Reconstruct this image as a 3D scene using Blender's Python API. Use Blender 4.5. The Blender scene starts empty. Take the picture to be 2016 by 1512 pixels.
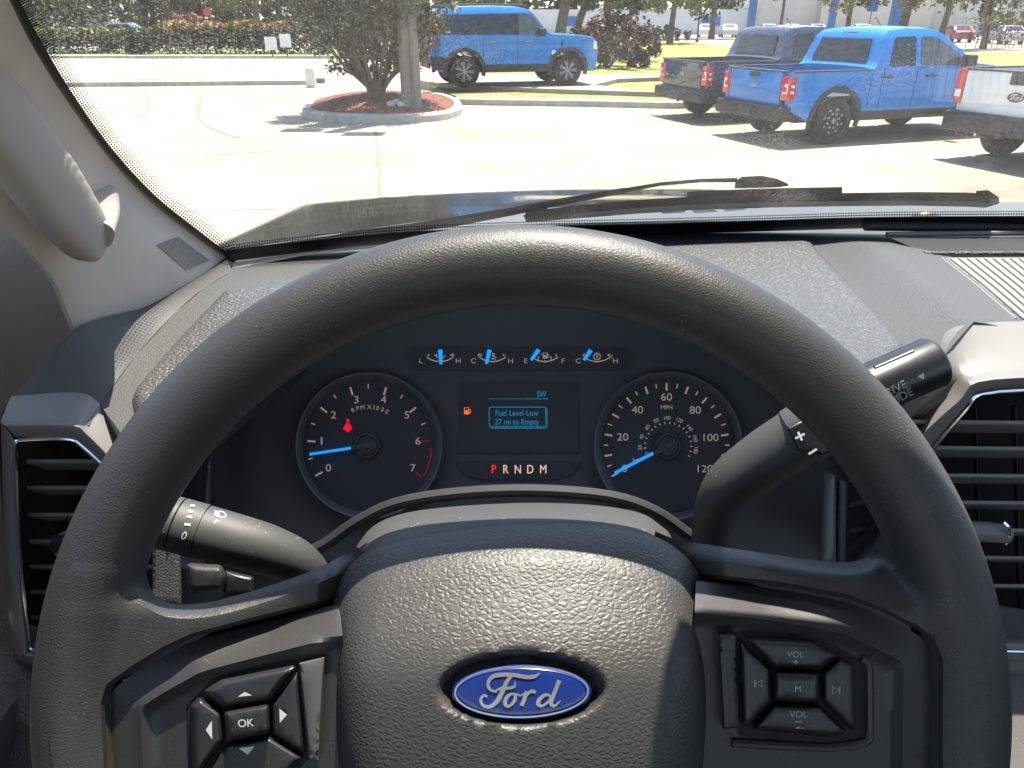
import bpy, bmesh, math, random
import numpy as np
from math import sin, cos, tan, pi, radians, sqrt, atan2, hypot
from mathutils import Vector, Matrix
from mathutils.geometry import delaunay_2d_cdt

random.seed(7)
RNG = np.random.default_rng(7)
SC = bpy.context.scene
COL = SC.collection

# ------------------------------------------------------------------ camera, world, sun, exposure
FPX = 1456.0                      # focal length in photograph pixels (2016 wide)
PITCH = radians(26.2)
EYE = Vector((0, 0, 1.85))
cam_d = bpy.data.cameras.new('camera')
cam_d.sensor_width = 36.0
cam_d.lens = 36.0 * FPX / 2016.0
cam_d.clip_start = 0.01
cam_d.clip_end = 2000
cam = bpy.data.objects.new('camera', cam_d)
cam.location = EYE
cam.rotation_euler = (radians(90) - PITCH, 0, 0)
COL.objects.link(cam)
SC.camera = cam

SUN_EL, SUN_AZ = radians(73), radians(27.0)      # azimuth from +Y towards +X
w = bpy.data.worlds.new('World')
SC.world = w
w.use_nodes = True
nt = w.node_tree
sky = nt.nodes.new('ShaderNodeTexSky')
sky.sky_type = 'NISHITA'
sky.sun_disc = False
sky.sun_elevation = SUN_EL
sky.sun_rotation = SUN_AZ
nt.nodes['Background'].inputs[1].default_value = 0.12
nt.links.new(sky.outputs[0], nt.nodes['Background'].inputs[0])
sun_d = bpy.data.lights.new('sun', 'SUN')
sun_d.energy = 5.0
sun_d.angle = radians(0.53)
sun_d.color = (1.0, 0.93, 0.82)
sun = bpy.data.objects.new('sun', sun_d)
sdir = Vector((sin(SUN_AZ) * cos(SUN_EL), cos(SUN_AZ) * cos(SUN_EL), sin(SUN_EL)))
sun.rotation_euler = sdir.to_track_quat('Z', 'Y').to_euler()
COL.objects.link(sun)
SC.view_settings.view_transform = 'Standard'
SC.view_settings.look = 'None'
SC.view_settings.exposure = 1.55
SC.view_settings.gamma = 1.0
SC.cycles.max_bounces = 8
SC.cycles.transparent_max_bounces = 16
SC.cycles.caustics_reflective = False
SC.cycles.caustics_refractive = False
SC.cycles.sample_clamp_indirect = 4.0
SC.cycles.use_denoising = True

# ------------------------------------------------------------------ photograph geometry helpers
FW = Vector((0, cos(PITCH), -sin(PITCH)))
UP = Vector((0, sin(PITCH), cos(PITCH)))
RT = Vector((1, 0, 0))


def ray(u, v):
    return RT * ((u - 1008) / FPX) + UP * ((756 - v) / FPX) + FW


def at_z(u, v, z):                # point at distance z along the viewing axis
    return EYE + ray(u, v) * z


def at_y(u, v, y):                # point at world distance y ahead
    r = ray(u, v)
    return EYE + r * (y / r.y)


def at_g(u, v, z=0.0):            # point on the ground
    r = ray(u, v)
    return EYE + r * ((z - EYE.z) / r.z)


def on_f(u, v, f, lo=0.05, hi=6.0):
    """first point of the ray where f(x,y,z) (relative to the eye) turns positive"""
    r = ray(u, v)
    a, b = lo, hi
    for _ in range(46):
        m = (a + b) / 2
        p = r * m
        if f(p.x, p.y, p.z) > 0:
            b = m
        else:
            a = m
    return EYE + r * b


# ------------------------------------------------------------------ materials
MATS = {}


def mat(name, col, rough=0.5, metal=0.0, bump=None, spec=0.5, emit=None, coat=0.0, var=0.0, vscale=30.0, dust=0.0):
    if name in MATS:
        return MATS[name]
    m = bpy.data.materials.new(name)
    m.use_nodes = True
    t = m.node_tree
    b = t.nodes['Principled BSDF']
    c4 = (*col, 1)
    b.inputs['Base Color'].default_value = c4
    b.inputs['Roughness'].default_value = rough
    b.inputs['Metallic'].default_value = metal
    b.inputs['Specular IOR Level'].default_value = spec
    if coat:
        b.inputs['Coat Weight'].default_value = coat
        b.inputs['Coat Roughness'].default_value = 0.04
    tc = t.nodes.new('ShaderNodeTexCoord')
    src = None
    if var:
        n = t.nodes.new('ShaderNodeTexNoise')
        n.inputs['Scale'].default_value = vscale
        n.inputs['Detail'].default_value = 6
        t.links.new(tc.outputs['Object'], n.inputs['Vector'])
        r = t.nodes.new('ShaderNodeMapRange')
        r.inputs['From Min'].default_value = 0.3
        r.inputs['From Max'].default_value = 0.7
        r.inputs['To Min'].default_value = 1 - var
        r.inputs['To Max'].default_value = 1 + var
        t.links.new(n.outputs['Fac'], r.inputs['Value'])
        mx = t.nodes.new('ShaderNodeMix')
        mx.data_type = 'RGBA'
        mx.blend_type = 'MULTIPLY'
        mx.inputs['Factor'].default_value = 1
        mx.inputs['A'].default_value = c4
        t.links.new(r.outputs['Result'], mx.inputs['B'])
        src = mx.outputs['Result']
        t.links.new(src, b.inputs['Base Color'])
    if dust:
        n = t.nodes.new('ShaderNodeTexVoronoi')
        n.inputs['Scale'].default_value = 420
        n.inputs['Randomness'].default_value = 1
        t.links.new(tc.outputs['Object'], n.inputs['Vector'])
        n2 = t.nodes.new('ShaderNodeTexNoise')
        n2.inputs['Scale'].default_value = 60
        t.links.new(tc.outputs['Object'], n2.inputs['Vector'])
        sb = t.nodes.new('ShaderNodeMath')
        sb.operation = 'MULTIPLY_ADD'
        sb.inputs[1].default_value = 0.55
        sb.inputs[2].default_value = -0.20
        t.links.new(n2.outputs['Fac'], sb.inputs[0])
        lt = t.nodes.new('ShaderNodeMath')
        lt.operation = 'LESS_THAN'
        t.links.new(n.outputs['Distance'], lt.inputs[0])
        t.links.new(sb.outputs[0], lt.inputs[1])
        ml = t.nodes.new('ShaderNodeMath')
        ml.operation = 'MULTIPLY'
        ml.inputs[1].default_value = dust
        t.links.new(lt.outputs[0], ml.inputs[0])
        mx = t.nodes.new('ShaderNodeMix')
        mx.data_type = 'RGBA'
        mx.inputs['A'].default_value = c4
        mx.inputs['B'].default_value = (0.45, 0.42, 0.38, 1)
        if src:
            t.links.new(src, mx.inputs['A'])
        t.links.new(ml.outputs[0], mx.inputs['Factor'])
        t.links.new(mx.outputs['Result'], b.inputs['Base Color'])
    if emit:
        b.inputs['Emission Color'].default_value = (*emit[0], 1)
        b.inputs['Emission Strength'].default_value = emit[1]
    if bump:
        kind, scale, dist = bump
        bp = t.nodes.new('ShaderNodeBump')
        bp.inputs['Strength'].default_value = 1.0
        bp.inputs['Distance'].default_value = dist
        if kind == 'leather':
            mp = t.nodes.new('ShaderNodeMapping')
            mp.inputs['Scale'].default_value = (0.72, 1.0, 1.15)
            t.links.new(tc.outputs['Object'], mp.inputs['Vector'])
            nz = t.nodes.new('ShaderNodeTexNoise')
            nz.inputs['Scale'].default_value = scale * 0.7
            t.links.new(mp.outputs[0], nz.inputs['Vector'])
            ad = t.nodes.new('ShaderNodeVectorMath')
            ad.operation = 'MULTIPLY_ADD'
            ad.inputs[1].default_value = (0.9 / scale,) * 3
            t.links.new(nz.outputs['Color'], ad.inputs[0])
            t.links.new(mp.outputs[0], ad.inputs[2])
            vo = t.nodes.new('ShaderNodeTexVoronoi')
            vo.feature = 'DISTANCE_TO_EDGE'
            vo.inputs['Scale'].default_value = scale
            t.links.new(ad.outputs[0], vo.inputs['Vector'])
            fine = t.nodes.new('ShaderNodeTexNoise')
            fine.inputs['Scale'].default_value = scale * 3.2
            fine.inputs['Detail'].default_value = 2
            t.links.new(tc.outputs['Object'], fine.inputs['Vector'])
            mm = t.nodes.new('ShaderNodeMath')
            mm.operation = 'MULTIPLY_ADD'
            mm.inputs[1].default_value = 0.25
            t.links.new(fine.outputs['Fac'], mm.inputs[0])
            inv = t.nodes.new('ShaderNodeMapRange')
            inv.interpolation_type = 'SMOOTHSTEP'
            inv.inputs['From Max'].default_value = 0.34
            t.links.new(vo.outputs['Distance'], inv.inputs['Value'])
            t.links.new(inv.outputs[0], mm.inputs[2])
            t.links.new(mm.outputs[0], bp.inputs['Height'])
        else:
            nz = t.nodes.new('ShaderNodeTexNoise')
            nz.inputs['Scale'].default_value = scale
            nz.inputs['Detail'].default_value = 4
            nz.inputs['Roughness'].default_value = 0.6
            t.links.new(tc.outputs['Object'], nz.inputs['Vector'])
            t.links.new(nz.outputs['Fac'], bp.inputs['Height'])
        t.links.new(bp.outputs['Normal'], b.inputs['Normal'])
    MATS[name] = m
    return m


def emat(name, col, strength):
    return mat(name, tuple(c * 0.6 for c in col), 0.6, emit=(col, strength))


# ------------------------------------------------------------------ object helpers
WPOS = {}


def thing(name, label, cat, loc=(0, 0, 0), rotz=0.0, group=None):
    o = bpy.data.objects.new(name, None)
    o.empty_display_size = 0.05
    COL.objects.link(o)
    o.location = loc
    o.rotation_euler = (0, 0, rotz)
    tag(o, label, cat, group)
    WPOS[o] = Vector(loc)
    return o


def tag(o, label=None, cat=None, group=None, kind=None):
    if label:
        o['label'] = label
    if cat:
        o['category'] = cat
    if group:
        o['group'] = group
    if kind:
        o['kind'] = kind
    return o


def link(name, bm, mats, parent=None, local=False, smooth=True, sharp=35, label=None):
    """bmesh -> one mesh object; world-space verts are moved into the parent's space"""
    if not isinstance(mats, (list, tuple)):
        mats = [mats]
    me = bpy.data.meshes.new(name)
    off = WPOS.get(parent, Vector((0, 0, 0)))
    if parent is not None and not local:
        bmesh.ops.translate(bm, verts=bm.verts, vec=-off)
    bm.to_mesh(me)
    bm.free()
    for m in mats:
        me.materials.append(m)
    if smooth:
        me.polygons.foreach_set('use_smooth', [True] * len(me.polygons))
        if sharp:
            me.set_sharp_from_angle(angle=radians(sharp))
    o = bpy.data.objects.new(name, me)
    COL.objects.link(o)
    if parent is not None:
        o.parent = parent
        WPOS[o] = off
    if label:
        o['label'] = label
    return o


def copy_tree(o, parent=None):
    c = o.copy()
    COL.objects.link(c)
    if parent is not None:
        c.parent = parent
    for ch in list(o.children):
        copy_tree(ch, c)
    return c


# ------------------------------------------------------------------ 2-D polygon tools
def fil(poly, r, n=5):
    """round the corners of a closed polygon (r: number or list)"""
    out = []
    N = len(poly)
    for i in range(N):
        p0, p1, p2 = (np.array(poly[(i + k - 1) % N], float) for k in range(3))
        rr = r[i] if isinstance(r, (list, tuple)) else r
        a, b = p0 - p1, p2 - p1
        la, lb = np.linalg.norm(a), np.linalg.norm(b)
        d = min(rr, la * 0.49, lb * 0.49)
        if d < 1e-6:
            out.append(tuple(p1))
            continue
        a, b = a / la * d, b / lb * d
        for k in range(n + 1):
            t = k / n
            out.append(tuple((1 - t) ** 2 * (p1 + a) + 2 * t * (1 - t) * p1 + t * t * (p1 + b)))
    return out


def catmull(pts, n=6, closed=False):
    P = [np.array(p, float) for p in pts]
    N = len(P)
    out = []
    rng = range(N) if closed else range(N - 1)
    for i in rng:
        if closed:
            p0, p1, p2, p3 = P[i - 1], P[i], P[(i + 1) % N], P[(i + 2) % N]
        else:
            p1, p2 = P[i], P[i + 1]
            p0 = P[i - 1] if i else 2 * p1 - p2
            p3 = P[i + 2] if i + 2 < N else 2 * p2 - p1
        for k in range(n):
            t = k / n
            out.append(0.5 * ((2 * p1) + (p2 - p0) * t + (2 * p0 - 5 * p1 + 4 * p2 - p3) * t * t + (3 * p1 - p0 - 3 * p2 + p3) * t ** 3))
    if not closed:
        out.append(P[-1])
    return [tuple(p) for p in out]


def densify(poly, step, closed=True):
    out = []
    N = len(poly)
    for i in range(N if closed else N - 1):
        a, b = np.array(poly[i], float), np.array(poly[(i + 1) % N], float)
        k = max(1, int(math.ceil(np.linalg.norm(b - a) / step)))
        for j in range(k):
            out.append(tuple(a + (b - a) * j / k))
    if not closed:
        out.append(tuple(poly[-1]))
    return out


def inside(poly, P):
    P = np.asarray(P, float)
    x, y = P[:, 0], P[:, 1]
    r = np.zeros(len(P), bool)
    N = len(poly)
    for i in range(N):
        x1, y1 = poly[i]
        x2, y2 = poly[(i + 1) % N]
        if y1 == y2:
            continue
        c = ((y1 > y) != (y2 > y)) & (x < (x2 - x1) * (y - y1) / (y2 - y1) + x1)
        r ^= c
    return r


def pdist(line, P, closed=False):
    P = np.asarray(P, float)
    d = np.full(len(P), 1e9)
    N = len(line)
    for i in range(N if closed else N - 1):
        a = np.array(line[i], float)
        b = np.array(line[(i + 1) % N], float)
        ab = b - a
        L = max(ab @ ab, 1e-12)
        t = np.clip(((P - a) @ ab) / L, 0, 1)
        q = a + t[:, None] * ab
        d = np.minimum(d, np.hypot(*(P - q).T))
    return d


def dome(H, r, base=0.0):
    return lambda P, D: base + H * np.sqrt(np.clip(1 - (1 - np.clip(D / r, 0, 1)) ** 2, 0, 1))


def sheet(name, poly, place, mats, parent, hf=None, r=0, step=16, wall=None, pstep=None, keep=False, **kw):
    """fill a pixel polygon with a fine surface; hf(P, D) gives its height, place(u,v,h) its place in the world"""
    bm = bmesh.new() if not isinstance(keep, bmesh.types.BMesh) else keep
    loop = densify(poly, pstep or step)
    A = np.array(loop)
    lo, hi = A.min(0), A.max(0)
    xs = np.arange(lo[0] + step * 0.5, hi[0], step)
    ys = np.arange(lo[1] + step * 0.5, hi[1], step)
    pts = []
    if len(xs) and len(ys):
        G = np.array([(x, y) for x in xs for y in ys])
        G = G[inside(loop, G)]
        if len(G):
            dd = pdist(loop, G, True)
            G = G[dd > max(r * 1.05, step * 0.4)]
        pts = [G] if len(G) else []
    if r:
        area = 0.5 * np.sum(A[:, 0] * np.roll(A[:, 1], -1) - np.roll(A[:, 0], -1) * A[:, 1])
        nx = np.roll(A, -1, 0) - np.roll(A, 1, 0)
        nrm = np.stack([-nx[:, 1], nx[:, 0]], 1) * (1 if area > 0 else -1)
        nrm /= np.maximum(np.linalg.norm(nrm, axis=1), 1e-9)[:, None]
        for f in (0.06, 0.2, 0.42, 0.7, 1.0):
            Q = A + nrm * r * f
            Q = Q[inside(loop, Q)]
            if len(Q):
                Q = Q[pdist(loop, Q, True) > r * f * 0.93]
            if len(Q):
                pts.append(Q)
    V2 = [Vector(p) for p in loop] + [Vector(p) for g in pts for p in g]
    E = [(i, (i + 1) % len(loop)) for i in range(len(loop))]
    vs, es, fs, *_ = delaunay_2d_cdt(V2, E, [], 1, 1e-5)
    P = np.array([(p.x, p.y) for p in vs])
    D = pdist(loop, P, True)
    Hh = hf(P, D) if hf else np.zeros(len(P))
    bv = [bm.verts.new(place(p[0], p[1], h)) for p, h in zip(P, Hh)]
    flip = None
    for f in fs:
        try:
            bf = bm.faces.new([bv[i] for i in f])
        except ValueError:
            continue
        if flip is None:
            bf.normal_update()
            flip = bf.normal.dot(bf.calc_center_median() - EYE) > 0
        if flip:
            bf.normal_flip()
    if wall is not None:
        LP = np.array(loop)
        lh = hf(LP, np.zeros(len(LP))) if hf else np.zeros(len(LP))
        top = [bm.verts.new(place(p[0], p[1], h)) for p, h in zip(loop, lh)]
        if callable(wall):
            bot = [bm.verts.new(wall(p[0], p[1])) for p in loop]
        else:
            bot = [bm.verts.new(place(p[0], p[1], wall)) for p in loop]
        n = len(loop)
        for i in range(n):
            j = (i + 1) % n
            bm.faces.new((top[i], top[j], bot[j], bot[i]))
    if keep:
        return bm
    return link(name, bm, mats, parent, **kw)


def patch(rows, n=6, m=6, bm=None, close=False):
    """smooth surface through rows of world points"""
    bm = bm or bmesh.new()
    R = [catmull([tuple(p) for p in r], n) for r in rows]
    C = list(zip(*[r for r in R]))
    G = [catmull(list(c), m, close) for c in C]
    V = [[bm.verts.new(p) for p in g] for g in G]
    for i in range(len(V) - 1):
        L = len(V[i])
        for j in range(L if close else L - 1):
            k = (j + 1) % L
            bm.faces.new((V[i][j], V[i + 1][j], V[i + 1][k], V[i][k]))
    return bm


def tube(pts, rad, seg=12, bm=None, flat=1.0, caps=True, upv=Vector((0, 0, 1)), n=0):
    """round bar through world points; rad number or list"""
    bm = bm or bmesh.new()
    if n:
        if not isinstance(rad, (list, tuple)):
            rad = [rad] * len(pts)
        q = catmull([(*p, r) for p, r in zip(pts, rad)], n)
        pts = [Vector(a[:3]) for a in q]
        rad = [a[3] for a in q]
    pts = [Vector(p) for p in pts]
    N = len(pts)
    if not isinstance(rad, (list, tuple)):
        rad = [rad] * N
    rings = []
    for i, p in enumerate(pts):
        d = (pts[min(i + 1, N - 1)] - pts[max(i - 1, 0)]).normalized()
        a = upv.cross(d)
        if a.length < 1e-4:
            a = Vector((1, 0, 0)).cross(d)
        a.normalize()
        b = d.cross(a)
        rings.append([bm.verts.new(p + (a * cos(2 * pi * k / seg) + b * sin(2 * pi * k / seg) * flat) * rad[i]) for k in range(seg)])
    for i in range(N - 1):
        for k in range(seg):
            j = (k + 1) % seg
            bm.faces.new((rings[i][k], rings[i][j], rings[i + 1][j], rings[i + 1][k]))
    if caps:
        bm.faces.new(rings[0][::-1])
        bm.faces.new(rings[-1])
    return bm


def box(c, s, bm=None, rot=None, bev=0.0):
    bm = bm or bmesh.new()
    t = bmesh.new()
    bmesh.ops.create_cube(t, size=1)
    bmesh.ops.scale(t, vec=s, verts=t.verts)
    if bev:
        bmesh.ops.bevel(t, geom=t.edges[:], offset=bev, segments=2, affect='EDGES', profile=0.6)
    if rot is not None:
        bmesh.ops.rotate(t, verts=t.verts, matrix=rot, cent=(0, 0, 0))
    bmesh.ops.translate(t, verts=t.verts, vec=c)
    join(bm, t)
    return bm


def join(bm, other):
    me = bpy.data.meshes.new('tmp')
    other.to_mesh(me)
    other.free()
    bm.from_mesh(me)
    bpy.data.meshes.remove(me)
    return bm


def prism(poly, y0, y1, bm=None, mi=0):
    """extrude an (x,z) polygon along y"""
    bm = bm or bmesh.new()
    a = [bm.verts.new((x, y0, z)) for x, z in poly]
    b = [bm.verts.new((x, y1, z)) for x, z in poly]
    n = len(poly)
    fs = [bm.faces.new((a[i], a[(i + 1) % n], b[(i + 1) % n], b[i])) for i in range(n)]
    fs += [bm.faces.new(a[::-1]), bm.faces.new(b)]
    for f in fs:
        f.material_index = mi
    return bm


# ------------------------------------------------------------------ flat lettering and marks
TXT = {}


def text_geo(s, bold=0.0):
    if (s, bold) in TXT:
        return TXT[s, bold]
    cu = bpy.data.curves.new('lettering', 'FONT')
    cu.body = s
    cu.align_x = 'CENTER'
    cu.size = 1
    cu.offset = bold
    o = bpy.data.objects.new('lettering', cu)
    COL.objects.link(o)
    dg = bpy.context.evaluated_depsgraph_get()
    dg.update()
    ev = o.evaluated_get(dg)
    me = ev.to_mesh()
    V = [(v.co.x, v.co.y) for v in me.vertices]
    Fc = [tuple(p.vertices) for p in me.polygons]
    ev.to_mesh_clear()
    bpy.data.objects.remove(o)
    bpy.data.curves.remove(cu)
    TXT[s, bold] = (V, Fc)
    return V, Fc


class Marks:
    """flat painted marks collected into one mesh, drawn in photograph pixels on place(u,v,h)"""

    def __init__(self, place, h=0.0004):
        self.bm = bmesh.new()
        self.place = place
        self.h = h

    def poly(self, pts, mi=0, dh=0.0):
        f = self.bm.faces.new([self.bm.verts.new(self.place(u, v, self.h + dh)) for u, v in pts])
        f.material_index = mi

    def line(self, a, b, w0, w1=None, mi=0, dh=0.0):
        w1 = w0 if w1 is None else w1
        dx, dy = b[0] - a[0], b[1] - a[1]
        L = hypot(dx, dy) or 1
        nx, ny = -dy / L / 2, dx / L / 2
        self.poly([(a[0] + nx * w0, a[1] + ny * w0), (b[0] + nx * w1, b[1] + ny * w1),
                   (b[0] - nx * w1, b[1] - ny * w1), (a[0] - nx * w0, a[1] - ny * w0)], mi, dh)

    def path(self, pts, w, mi=0, dh=0.0, smooth=0):
        if not isinstance(w, (list, tuple)):
            w = [w] * len(pts)
        if smooth:
            q = catmull([(*p, ww) for p, ww in zip(pts, w)], smooth)
            pts = [a[:2] for a in q]
            w = [a[2] for a in q]
        N = len(pts)
        L, R = [], []
        for i in range(N):
            a, b = pts[max(i - 1, 0)], pts[min(i + 1, N - 1)]
            dx, dy = b[0] - a[0], b[1] - a[1]
            l = hypot(dx, dy) or 1
            nx, ny = -dy / l * w[i] / 2, dx / l * w[i] / 2
            L.append((pts[i][0] + nx, pts[i][1] + ny))
            R.append((pts[i][0] - nx, pts[i][1] - ny))
        for i in range(N - 1):
            self.poly([L[i], L[i + 1], R[i + 1], R[i]], mi, dh)

    def arc(self, cx, cy, r, a0, a1, w, mi=0, n=24):
        self.path([(cx + r * cos(radians(a0 + (a1 - a0) * k / n)), cy - r * sin(radians(a0 + (a1 - a0) * k / n))) for k in range(n + 1)], w, mi)

    def disc(self, cx, cy, r, mi=0, n=16, ry=None):
        ry = ry or r
        self.poly([(cx + r * cos(2 * pi * k / n), cy + ry * sin(2 * pi * k / n)) for k in range(n)], mi)

    def text(self, s, u, v, cap, rot=0.0, mi=0, sx=1.0, bold=0.0, align=0.0):
        """cap: height of capitals in pixels; (u,v) centre; rot degrees counter-clockwise"""
        if bold:
            self.text(s, u - bold * cap * 0.7, v, cap, rot, mi, sx)
            self.h += 0.00003
            self.text(s, u + bold * cap * 0.7, v, cap, rot, mi, sx)
            self.h -= 0.00003
            return
        V, Fc = text_geo(s)
        k = cap / 0.70
        x0 = min(p[0] for p in V)
        x1 = max(p[0] for p in V)
        mid = (x0 + x1) / 2
        c, sn = cos(radians(rot)), sin(radians(rot))
        bv = []
        for x, y in V:
            x, y = (x - mid) * k * sx, (y - 0.35) * k
            bv.append(self.bm.verts.new(self.place(u + x * c - y * sn, v - (x * sn + y * c), self.h)))
        for f in Fc:
            try:
                self.bm.faces.new([bv[i] for i in f]).material_index = mi
            except ValueError:
                pass

    def done(self, name, mats, parent, label=None):
        return link(name, self.bm, mats, parent, smooth=False, label=label)


def lathe(cx, cy, prof, place, bm=None, seg=72, a0=0, a1=360):
    """ring surface: prof = [(radius px, height)...]"""
    bm = bm or bmesh.new()
    full = abs(a1 - a0) >= 360
    n = seg if full else seg + 1
    V = [[bm.verts.new(place(cx + r * cos(radians(a0 + (a1 - a0) * k / seg)), cy - r * sin(radians(a0 + (a1 - a0) * k / seg)), h)) for k in range(n)] for r, h in prof]
    for i in range(len(V) - 1):
        for k in range(n if full else n - 1):
            j = (k + 1) % n
            bm.faces.new((V[i][k], V[i][j], V[i + 1][j], V[i + 1][k]))
    return bm

# ------------------------------------------------------------------ cabin materials
M_RIM = mat('wheel_urethane', (0.044, 0.0435, 0.043), 0.44, bump=('leather', 1150, 0.00006), spec=0.5, dust=0.15)
M_HUB = mat('grained_vinyl', (0.042, 0.0405, 0.0385), 0.47, bump=('leather', 500, 0.00012), spec=0.5, dust=0.08)
M_SPK = mat('spoke_vinyl', (0.034, 0.0325, 0.031), 0.46, bump=('leather', 900, 0.000055), spec=0.5, dust=0.14)
M_PANEL = mat('satin_charcoal', (0.03, 0.0295, 0.029), 0.42, bump=('noise', 1600, 0.00012), spec=0.5, dust=0.08)
M_BTN = mat('button_black', (0.02, 0.02, 0.021), 0.38, bump=('noise', 3000, 0.00003), dust=0.2)
M_GAP = mat('shadow_gap_black', (0.004, 0.004, 0.004), 0.7)
M_STRIP = mat('satin_grey_trim', (0.12, 0.116, 0.11), 0.38, metal=0.35)
M_DASH = mat('dash_grain', (0.06, 0.0585, 0.058), 0.5, bump=('noise', 800, 0.0013), spec=0.5, dust=0.12)
M_PAD = mat('dash_pad_vinyl', (0.062, 0.0605, 0.06), 0.46, bump=('leather', 330, 0.0005), spec=0.5, dust=0.12)
M_DASHDK = mat('dash_flank_plastic', (0.062, 0.058, 0.054), 0.6, bump=('noise', 1500, 0.0002), dust=0.25)
M_BEZEL = mat('bezel_grey', (0.165, 0.155, 0.148), 0.45, metal=0.0, bump=('noise', 2500, 0.00004))
M_CHROME = mat('chrome', (0.75, 0.76, 0.78), 0.12, metal=1.0)
M_SLAT = mat('vent_slat', (0.17, 0.165, 0.16), 0.42)
M_CLUS = mat('cluster_face', (0.125, 0.126, 0.13), 0.75, spec=0.25)
M_CLUS2 = mat('cluster_lens', (0.085, 0.087, 0.092), 0.6, spec=0.25)
M_CRING = mat('gauge_ring', (0.16, 0.165, 0.17), 0.4)
M_TAN = mat('gauge_marks', (0.60, 0.50, 0.42), 0.7, emit=((0.62, 0.48, 0.38), 0.10))
M_REDM = mat('gauge_red_marks', (0.35, 0.06, 0.05), 0.7, emit=((0.4, 0.04, 0.03), 0.06))
M_ORG = mat('gauge_amber_marks', (0.55, 0.27, 0.07), 0.7, emit=((0.55, 0.22, 0.04), 0.06))
M_NEED = emat('needle_blue', (0.015, 0.30, 0.85), 0.36)
M_LCD = emat('display_blue', (0.01, 0.16, 0.30), 0.40)
M_LCDBG = mat('display_glass', (0.085, 0.098, 0.102), 0.5, spec=0.2)
M_REDL = emat('warning_red', (0.75, 0.005, 0.02), 0.36)
M_GRED = emat('gear_red', (0.9, 0.02, 0.015), 0.36)
M_AMBL = emat('warning_amber', (0.85, 0.18, 0.02), 0.34)
M_GEARW = emat('gear_white', (0.7, 0.45, 0.36), 0.36)
M_WHITE = mat('print_white', (0.62, 0.62, 0.60), 0.6)
M_GREYP = mat('print_grey', (0.36, 0.36, 0.36), 0.6)
M_PILLAR = mat('pillar_fabric', (0.6, 0.525, 0.45), 0.75, bump=('noise', 1400, 0.00025), spec=0.3, var=0.04)
M_HANDLE = mat('handle_plastic', (0.37, 0.325, 0.28), 0.5, bump=('noise', 2200, 0.00008), spec=0.45)
M_STALK = mat('stalk_plastic', (0.05, 0.049, 0.047), 0.58, bump=('noise', 3000, 0.00003), dust=0.5)
M_BLKGL = mat('gloss_black', (0.010, 0.010, 0.011), 0.36)
M_RUB = mat('wiper_rubber', (0.018, 0.018, 0.020), 0.5)
M_WARM = mat('wiper_arm_black', (0.03, 0.032, 0.034), 0.38)
M_FRIT = mat('frit_black', (0.004, 0.004, 0.005), 0.45)
M_EMB = mat('emblem_blue', (0.006, 0.022, 0.15), 0.22, coat=0.6, var=0.10, vscale=400)
M_EMS = mat('emblem_silver', (0.55, 0.57, 0.60), 0.28, metal=0.85)
M_HOOD = mat('hood_paint', (0.006, 0.006, 0.007), 0.14, coat=0.5)
M_COWL = mat('cowl_plastic', (0.10, 0.105, 0.105), 0.45)
M_MAT = mat('tray_mat', (0.24, 0.215, 0.2), 0.55, bump=('noise', 1800, 0.0001))
M_DOOR = mat('door_vinyl', (0.045, 0.046, 0.048), 0.6, bump=('noise', 1200, 0.0002))
M_DOORG = mat('door_lower', (0.09, 0.078, 0.072), 0.6, bump=('leather', 420, 0.0003))
M_HEAD = mat('headliner', (0.34, 0.32, 0.30), 0.9)

# ------------------------------------------------------------------ steering wheel
WD = 0.30                          # distance of the wheel plane along the viewing axis


def WP(u, v, h=0.0):
    return at_z(u, v, WD - h)


WC = (1025.0, 1395.0)
RPX, RMIN = 872.0, 0.0163
PXM = WD / FPX
wheel_c = WP(*WC)
wheel = thing('steering_wheel', 'black steering wheel in front of the gauges, oval blue badge at its centre', 'steering wheel', wheel_c)

bm = bmesh.new()
NS, NR = 256, 28
V = []
for i in range(NS):
    a = 2 * pi * i / NS
    rad = RT * cos(a) + UP * sin(a)
    ring = []
    for k in range(NR):
        p = 2 * pi * k / NR
        ring.append(bm.verts.new(wheel_c + rad * (RPX * PXM + RMIN * cos(p)) - FW * (RMIN * 1.02 * sin(p))))
    V.append(ring)
for i in range(NS):
    for k in range(NR):
        bm.faces.new((V[i][k], V[(i + 1) % NS][k], V[(i + 1) % NS][(k + 1) % NR], V[i][(k + 1) % NR]))
link('rim', bm, M_SPK, wheel)


def smax(a, b, k):
    h = np.clip(0.5 + 0.5 * (a - b) / k, 0, 1)
    return b + (a - b) * h + k * h * (1 - h)


def rim_hd(P):
    """height at which each viewing ray meets the rim, and its distance inside the rim circle there"""
    X0, Y0 = (P[:, 0] - 1008) / FPX, (756 - P[:, 1]) / FPX
    xc, yc = (WC[0] - 1008) / FPX * WD, (756 - WC[1]) / FPX * WD
    h = np.full(len(P), 0.008)
    for _ in range(40):
        d = RPX * PXM - np.hypot(X0 * (WD - h) - xc, Y0 * (WD - h) - yc)
        hn = np.where(np.abs(d) < RMIN, np.sqrt(np.clip(RMIN ** 2 - d ** 2, 0, 1)) * 1.02, -np.clip((np.abs(d) - RMIN) * 4, 0, 0.03))
        h = 0.6 * h + 0.4 * hn
    return h, d


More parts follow.
